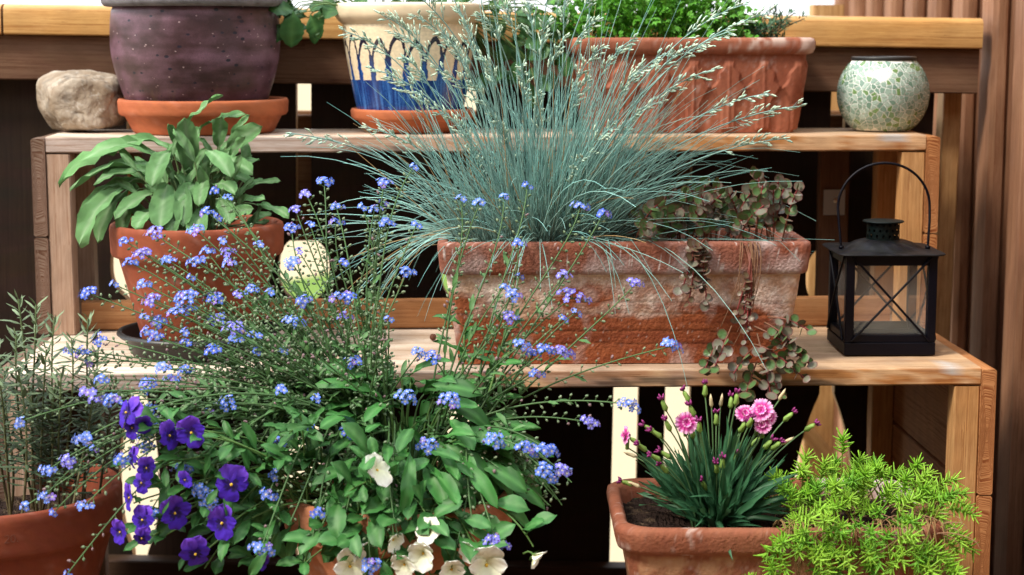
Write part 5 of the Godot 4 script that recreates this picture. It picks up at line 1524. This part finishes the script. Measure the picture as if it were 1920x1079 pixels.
func pinks() -> void:
	var t := thing("garden_pinks", "clump of pinks with narrow leaves, maroon buds and frilled pink flowers", "flowering plant", Vector3(0.262, 0.368, -2.26))
	var o := t.position
	var vs := []
	for k in 8: vs.append(leaf(rf(0.028, 0.042), 0.35, 0.75, rf(-0.4, 1.1), 0.5, 0.06, tint(lin(0.020, 0.092, 0.036), rf(0.75, 1.3)), lin(0.055, 0.155, 0.075), 200 + k, 2, 9).mesh(M.leaf))
	for i in 270:
		var a := rf(0, TAU)
		var th := deg_to_rad(rf(2, 70))
		var p := Vector3(cos(a), 0, sin(a)) * rf(0, 0.030)
		part("leaf", vs[i % 8], t, frame(p + Vector3(0, rf(0, 0.02), 0), Vector3(cos(a) * sin(th), cos(th), sin(th) * sin(a) * 0.8) + rvec() * 0.16, Vector3(-cos(a) * 0.5 + rf(-0.3, 0.3), 0.6, 0.5), Vector3.ONE * rf(0.065, 0.118) * (1.0 if th > 0.5 else 1.08)))
	var stem := func(g: Geo, p: Vector3) -> Vector3:
		var b := Vector3(clampf(p.x * 0.35, -0.03, 0.03), 0.0, clampf(p.z * 0.3, -0.02, 0.02))
		var m2 := p - (Vector3(p.x * 1.5, p.y, p.z)).normalized() * 0.03
		g.tube(bez(b, b + Vector3(0, p.y * 0.45, 0), m2, p, 9), 0.0011, 0.0009, 5, lin(0.065, 0.15, 0.06), lin(0.12, 0.22, 0.09))
		return (p - m2).normalized()
	for e in [[0.249,0.541,-2.286],[0.340,0.542,-2.256],[0.227,0.537,-2.273],[0.232,0.523,-2.250],[0.253,0.535,-2.247],[0.271,0.524,-2.303],[0.285,0.520,-2.309],[0.281,0.542,-2.226],[0.351,0.509,-2.284],[0.264,0.503,-2.287],[0.235,0.511,-2.210],[0.232,0.491,-2.263],[0.297,0.514,-2.226],[0.312,0.496,-2.262],[0.289,0.503,-2.246],[0.380,0.494,-2.295],[0.344,0.487,-2.247],[0.265,0.461,-2.223],[0.282,0.457,-2.258],[0.260,0.452,-2.236],[0.249,0.428,-2.243],[0.313,0.471,-2.304],[0.318,0.484,-2.234],[0.331,0.479,-2.251],[0.165,0.479,-2.280],[0.162,0.456,-2.307],[0.169,0.484,-2.223],[0.182,0.499,-2.263],[0.189,0.498,-2.238],[0.199,0.510,-2.222],[0.195,0.532,-2.239],[0.186,0.473,-2.218],[0.204,0.463,-2.271],[0.197,0.454,-2.230],[0.156,0.429,-2.266],[0.161,0.439,-2.216]]:
		var p := Vector3(e[0], e[1], e[2]) - o - Vector3(0, 0.008, 0)
		var g := Geo.new()
		var d: Vector3 = stem.call(g, p)
		d = (d + rvec() * 0.2).normalized()
		var faded := rng.randf() < 0.10
		var gc := lin(0.22, 0.36, 0.08) if not faded else lin(0.55, 0.46, 0.28)
		g.blob(p - d * 0.003, d, 0.021, 0.0040 if not faded else 0.0028, gc, tint(gc, 1.15))
		if not faded:
			for k in 5:
				var a := TAU * k / 5
				var x := d.cross(Vector3(0.3, 0.5, 0.8)).normalized()
				var q := p + d * 0.0155 + (x * cos(a) + d.cross(x) * sin(a)) * 0.0013
				g.blob(q, (d + (x * cos(a) + d.cross(x) * sin(a)) * 0.5 + rvec() * 0.2).normalized(), rf(0.005, 0.009), 0.0019, lin(0.14, 0.02, 0.09), lin(0.30, 0.035, 0.19))
		part("bud_stem", g.mesh(M.leaf), t)
	var ps := []
	for k in 3:
		var g := Geo.new()
		var nu := 10
		for j in 7:
			for i in nu + 1:
				var s := 2.0 * i / nu - 1.0
				var tt := j / 6.0
				var w: float = 0.08 + 0.50 * pow(tt, 0.8)
				var L := 1.0 + (0.06 * (1.0 if i % 2 == 0 else -1.0) if j == 6 else 0.0)
				var pp := Vector3(s * w, tt * L * (1.0 - 0.12 * s * s), 0.10 * sin(s * 8.0 + k) * tt * tt + 0.15 * tt - 0.18 * tt * tt)
				var c := lin(0.46, 0.02, 0.22)
				if tt > 0.28: c = lin(0.70, 0.10, 0.42)
				if tt > 0.42 and tt < 0.62: c = lin(0.52, 0.03, 0.26)
				if tt > 0.78: c = lin(0.82, 0.40, 0.66)
				g.vert(pp, tint(c, 1.0 + 0.15 * nz(Vector3(s * 5.0, tt, k), 1.0)))
		for j in 6:
			for i in nu:
				var q := j * (nu + 1) + i
				g.quad(q, q + 1, q + nu + 2, q + nu + 1)
		ps.append(g.mesh(M.petal))
	for e in [[0.317,0.521,-2.250,22],[0.325,0.513,-2.250,16],[0.319,0.504,-2.250,17],[0.295,0.517,-2.250,17],[0.221,0.506,-2.250,21],[0.147,0.489,-2.250,17]]:
		var p := Vector3(e[0], e[1], e[2]) - o
		var g := Geo.new()
		stem.call(g, p - Vector3(0, 0.016, 0.004))
		g.tube(PackedVector3Array([p - Vector3(0, 0.018, 0.004), p - Vector3(0, 0.010, 0.002), p]), 0.0026, 0.0030, 8, lin(0.18, 0.29, 0.08), null, true)
		var f := part("flower", g.mesh(M.leaf), t)
		var n := Vector3(rf(-0.5, 0.5), rf(0.2, 0.7), 0.9).normalized()
		if e[0] < 0.16: n = Vector3(-0.9, 0.2, 0.3).normalized()
		var x := n.cross(Vector3(0.1, 0.9, 0.2)).normalized()
		var y := n.cross(x)
		for k in 9:
			var a := TAU * k / (5.0 if k < 5 else 4.0) + (0.5 if k >= 5 else 0.0)
			var d := x * cos(a) + y * sin(a) + n * (0.15 if k < 5 else 0.75)
			part("petal", ps[k % 3], f, frame(p + n * 0.0006 * k, d, n, Vector3.ONE * e[3] * 0.00068 * (1.0 if k < 5 else 0.5) * rf(0.9, 1.1)))

func stonecrop_lime() -> void:
	var t := thing("lime_stonecrop", "lime green needle leaved stonecrop sprawling over the squat trough's rim", "succulent", Vector3(0.43, 0.372, -2.25))
	var o := t.position
	var brown := Geo.new()
	for i in 150:
		var b: Vector3
		var e: Vector3
		if i < 62:      # over the front
			b = Vector3(rf(0.32, 0.53), rf(0.335, 0.40), rf(-2.16, -2.135))
			e = b + Vector3(rf(-0.035, 0.035), rf(-0.045, 0.035), rf(0.02, 0.05))
		elif i < 128:     # the mound
			b = Vector3(rf(0.345, 0.525), 0.375, rf(-2.36, -2.2))
			e = Vector3(b.x + rf(-0.045, 0.045), rf(0.395, 0.450) , b.z + rf(0.0, 0.06))
		elif i < 145:     # over the end
			b = Vector3(rf(0.50, 0.53), 0.38, rf(-2.34, -2.18))
			e = Vector3(rf(0.535, 0.585), rf(0.33, 0.425), b.z + rf(0.0, 0.06))
		else:
			b = Vector3(0.30, 0.33, -2.13)
			e = Vector3(rf(0.245, 0.29), rf(0.318, 0.345), -2.105)
		if i == 70:
			b = Vector3(0.425, 0.40, -2.28); e = Vector3(0.425, 0.482, -2.27)
		if i == 71:
			b = Vector3(0.37, 0.40, -2.26); e = Vector3(0.375, 0.462, -2.25)
		if i == 140:
			b = Vector3(0.52, 0.37, -2.2); e = Vector3(0.545, 0.432, -2.18)
		b -= o; e -= o
		var L := (e - b).length()
		var m := b.lerp(e, 0.5) + Vector3(0, L * 0.35, 0.01)
		var g := Geo.new()
		var path := bez(b, b.lerp(m, 0.66), e.lerp(m, 0.66), e, 9)
		g.tube(path, 0.0011, 0.0008, 5, lin(0.20, 0.16, 0.05), lin(0.28, 0.36, 0.05))
		var green := lin(0.20, 0.46, 0.028).lerp(lin(0.33, 0.59, 0.06), rng.randf())
		if rng.randf() < 0.2: green = lin(0.15, 0.38, 0.03)
		var n := int(clampf(L * 420.0, 22, 32))
		for k in n:
			var f := 1.0 - pow(k / float(n), 1.25) * minf(0.8, 0.036 / L)
			var q := b.bezier_interpolate(b.lerp(m, 0.66), e.lerp(m, 0.66), e, f)
			var ax := (b.bezier_interpolate(b.lerp(m, 0.66), e.lerp(m, 0.66), e, minf(f + 0.02, 1.0)) - b.bezier_interpolate(b.lerp(m, 0.66), e.lerp(m, 0.66), e, f - 0.02)).normalized()
			var x := ax.cross(Vector3(0.2, 0.4, 0.9)).normalized()
			var w := k * 2.4
			var d := x * cos(w) + ax.cross(x) * sin(w) + ax * (1.3 if k < 5 else rf(0.05, 0.6)) + Vector3(0, 0.15, 0)
			d = d.normalized()
			var ln := rf(0.010, 0.0165)
			var c := tint(green, rf(0.8, 1.2))
			g.tube(PackedVector3Array([q, q + d * ln * 0.35, q + d * ln * 0.75 + Vector3(0, 0.0006, 0), q + d * ln + Vector3(0, 0.0012, 0)]), 0.0014, 0.0004, 4, tint(c, 0.75), tint(c, 1.2))
		part("shoot", g.mesh(M.leaf), t)
	for i in 110:
		var b := Vector3(rf(0.36, 0.53), rf(0.372, 0.392), rf(-2.3, -2.15)) - o
		var e := b + Vector3(rf(-0.05, 0.05), rf(-0.03, 0.015), rf(0.0, 0.05))
		if e.z + o.z > -2.165: e.y = minf(e.y, 0.02)
		brown.tube(bez(b, b + Vector3(0, 0.015, 0.01), e + Vector3(0, 0.015, 0), e, 6), 0.0009, 0.0005, 4, lin(0.22, 0.11, 0.06).lerp(lin(0.36, 0.22, 0.13), rng.randf()))
	for i in 40:
		var x := rf(0.32, 0.53)
		brown.tube(bez(Vector3(x, 0.375, -2.20) - o, Vector3(x, 0.42, -2.17) - o, Vector3(x + rf(-0.02, 0.02), 0.41, -2.135) - o, Vector3(x + rf(-0.03, 0.03), rf(0.32, 0.36), -2.137) - o, 8), 0.0011, 0.0007, 4, lin(0.24, 0.15, 0.06))
	part("bare_stems", brown.mesh(M.clay), t, Transform3D(), "stuff")
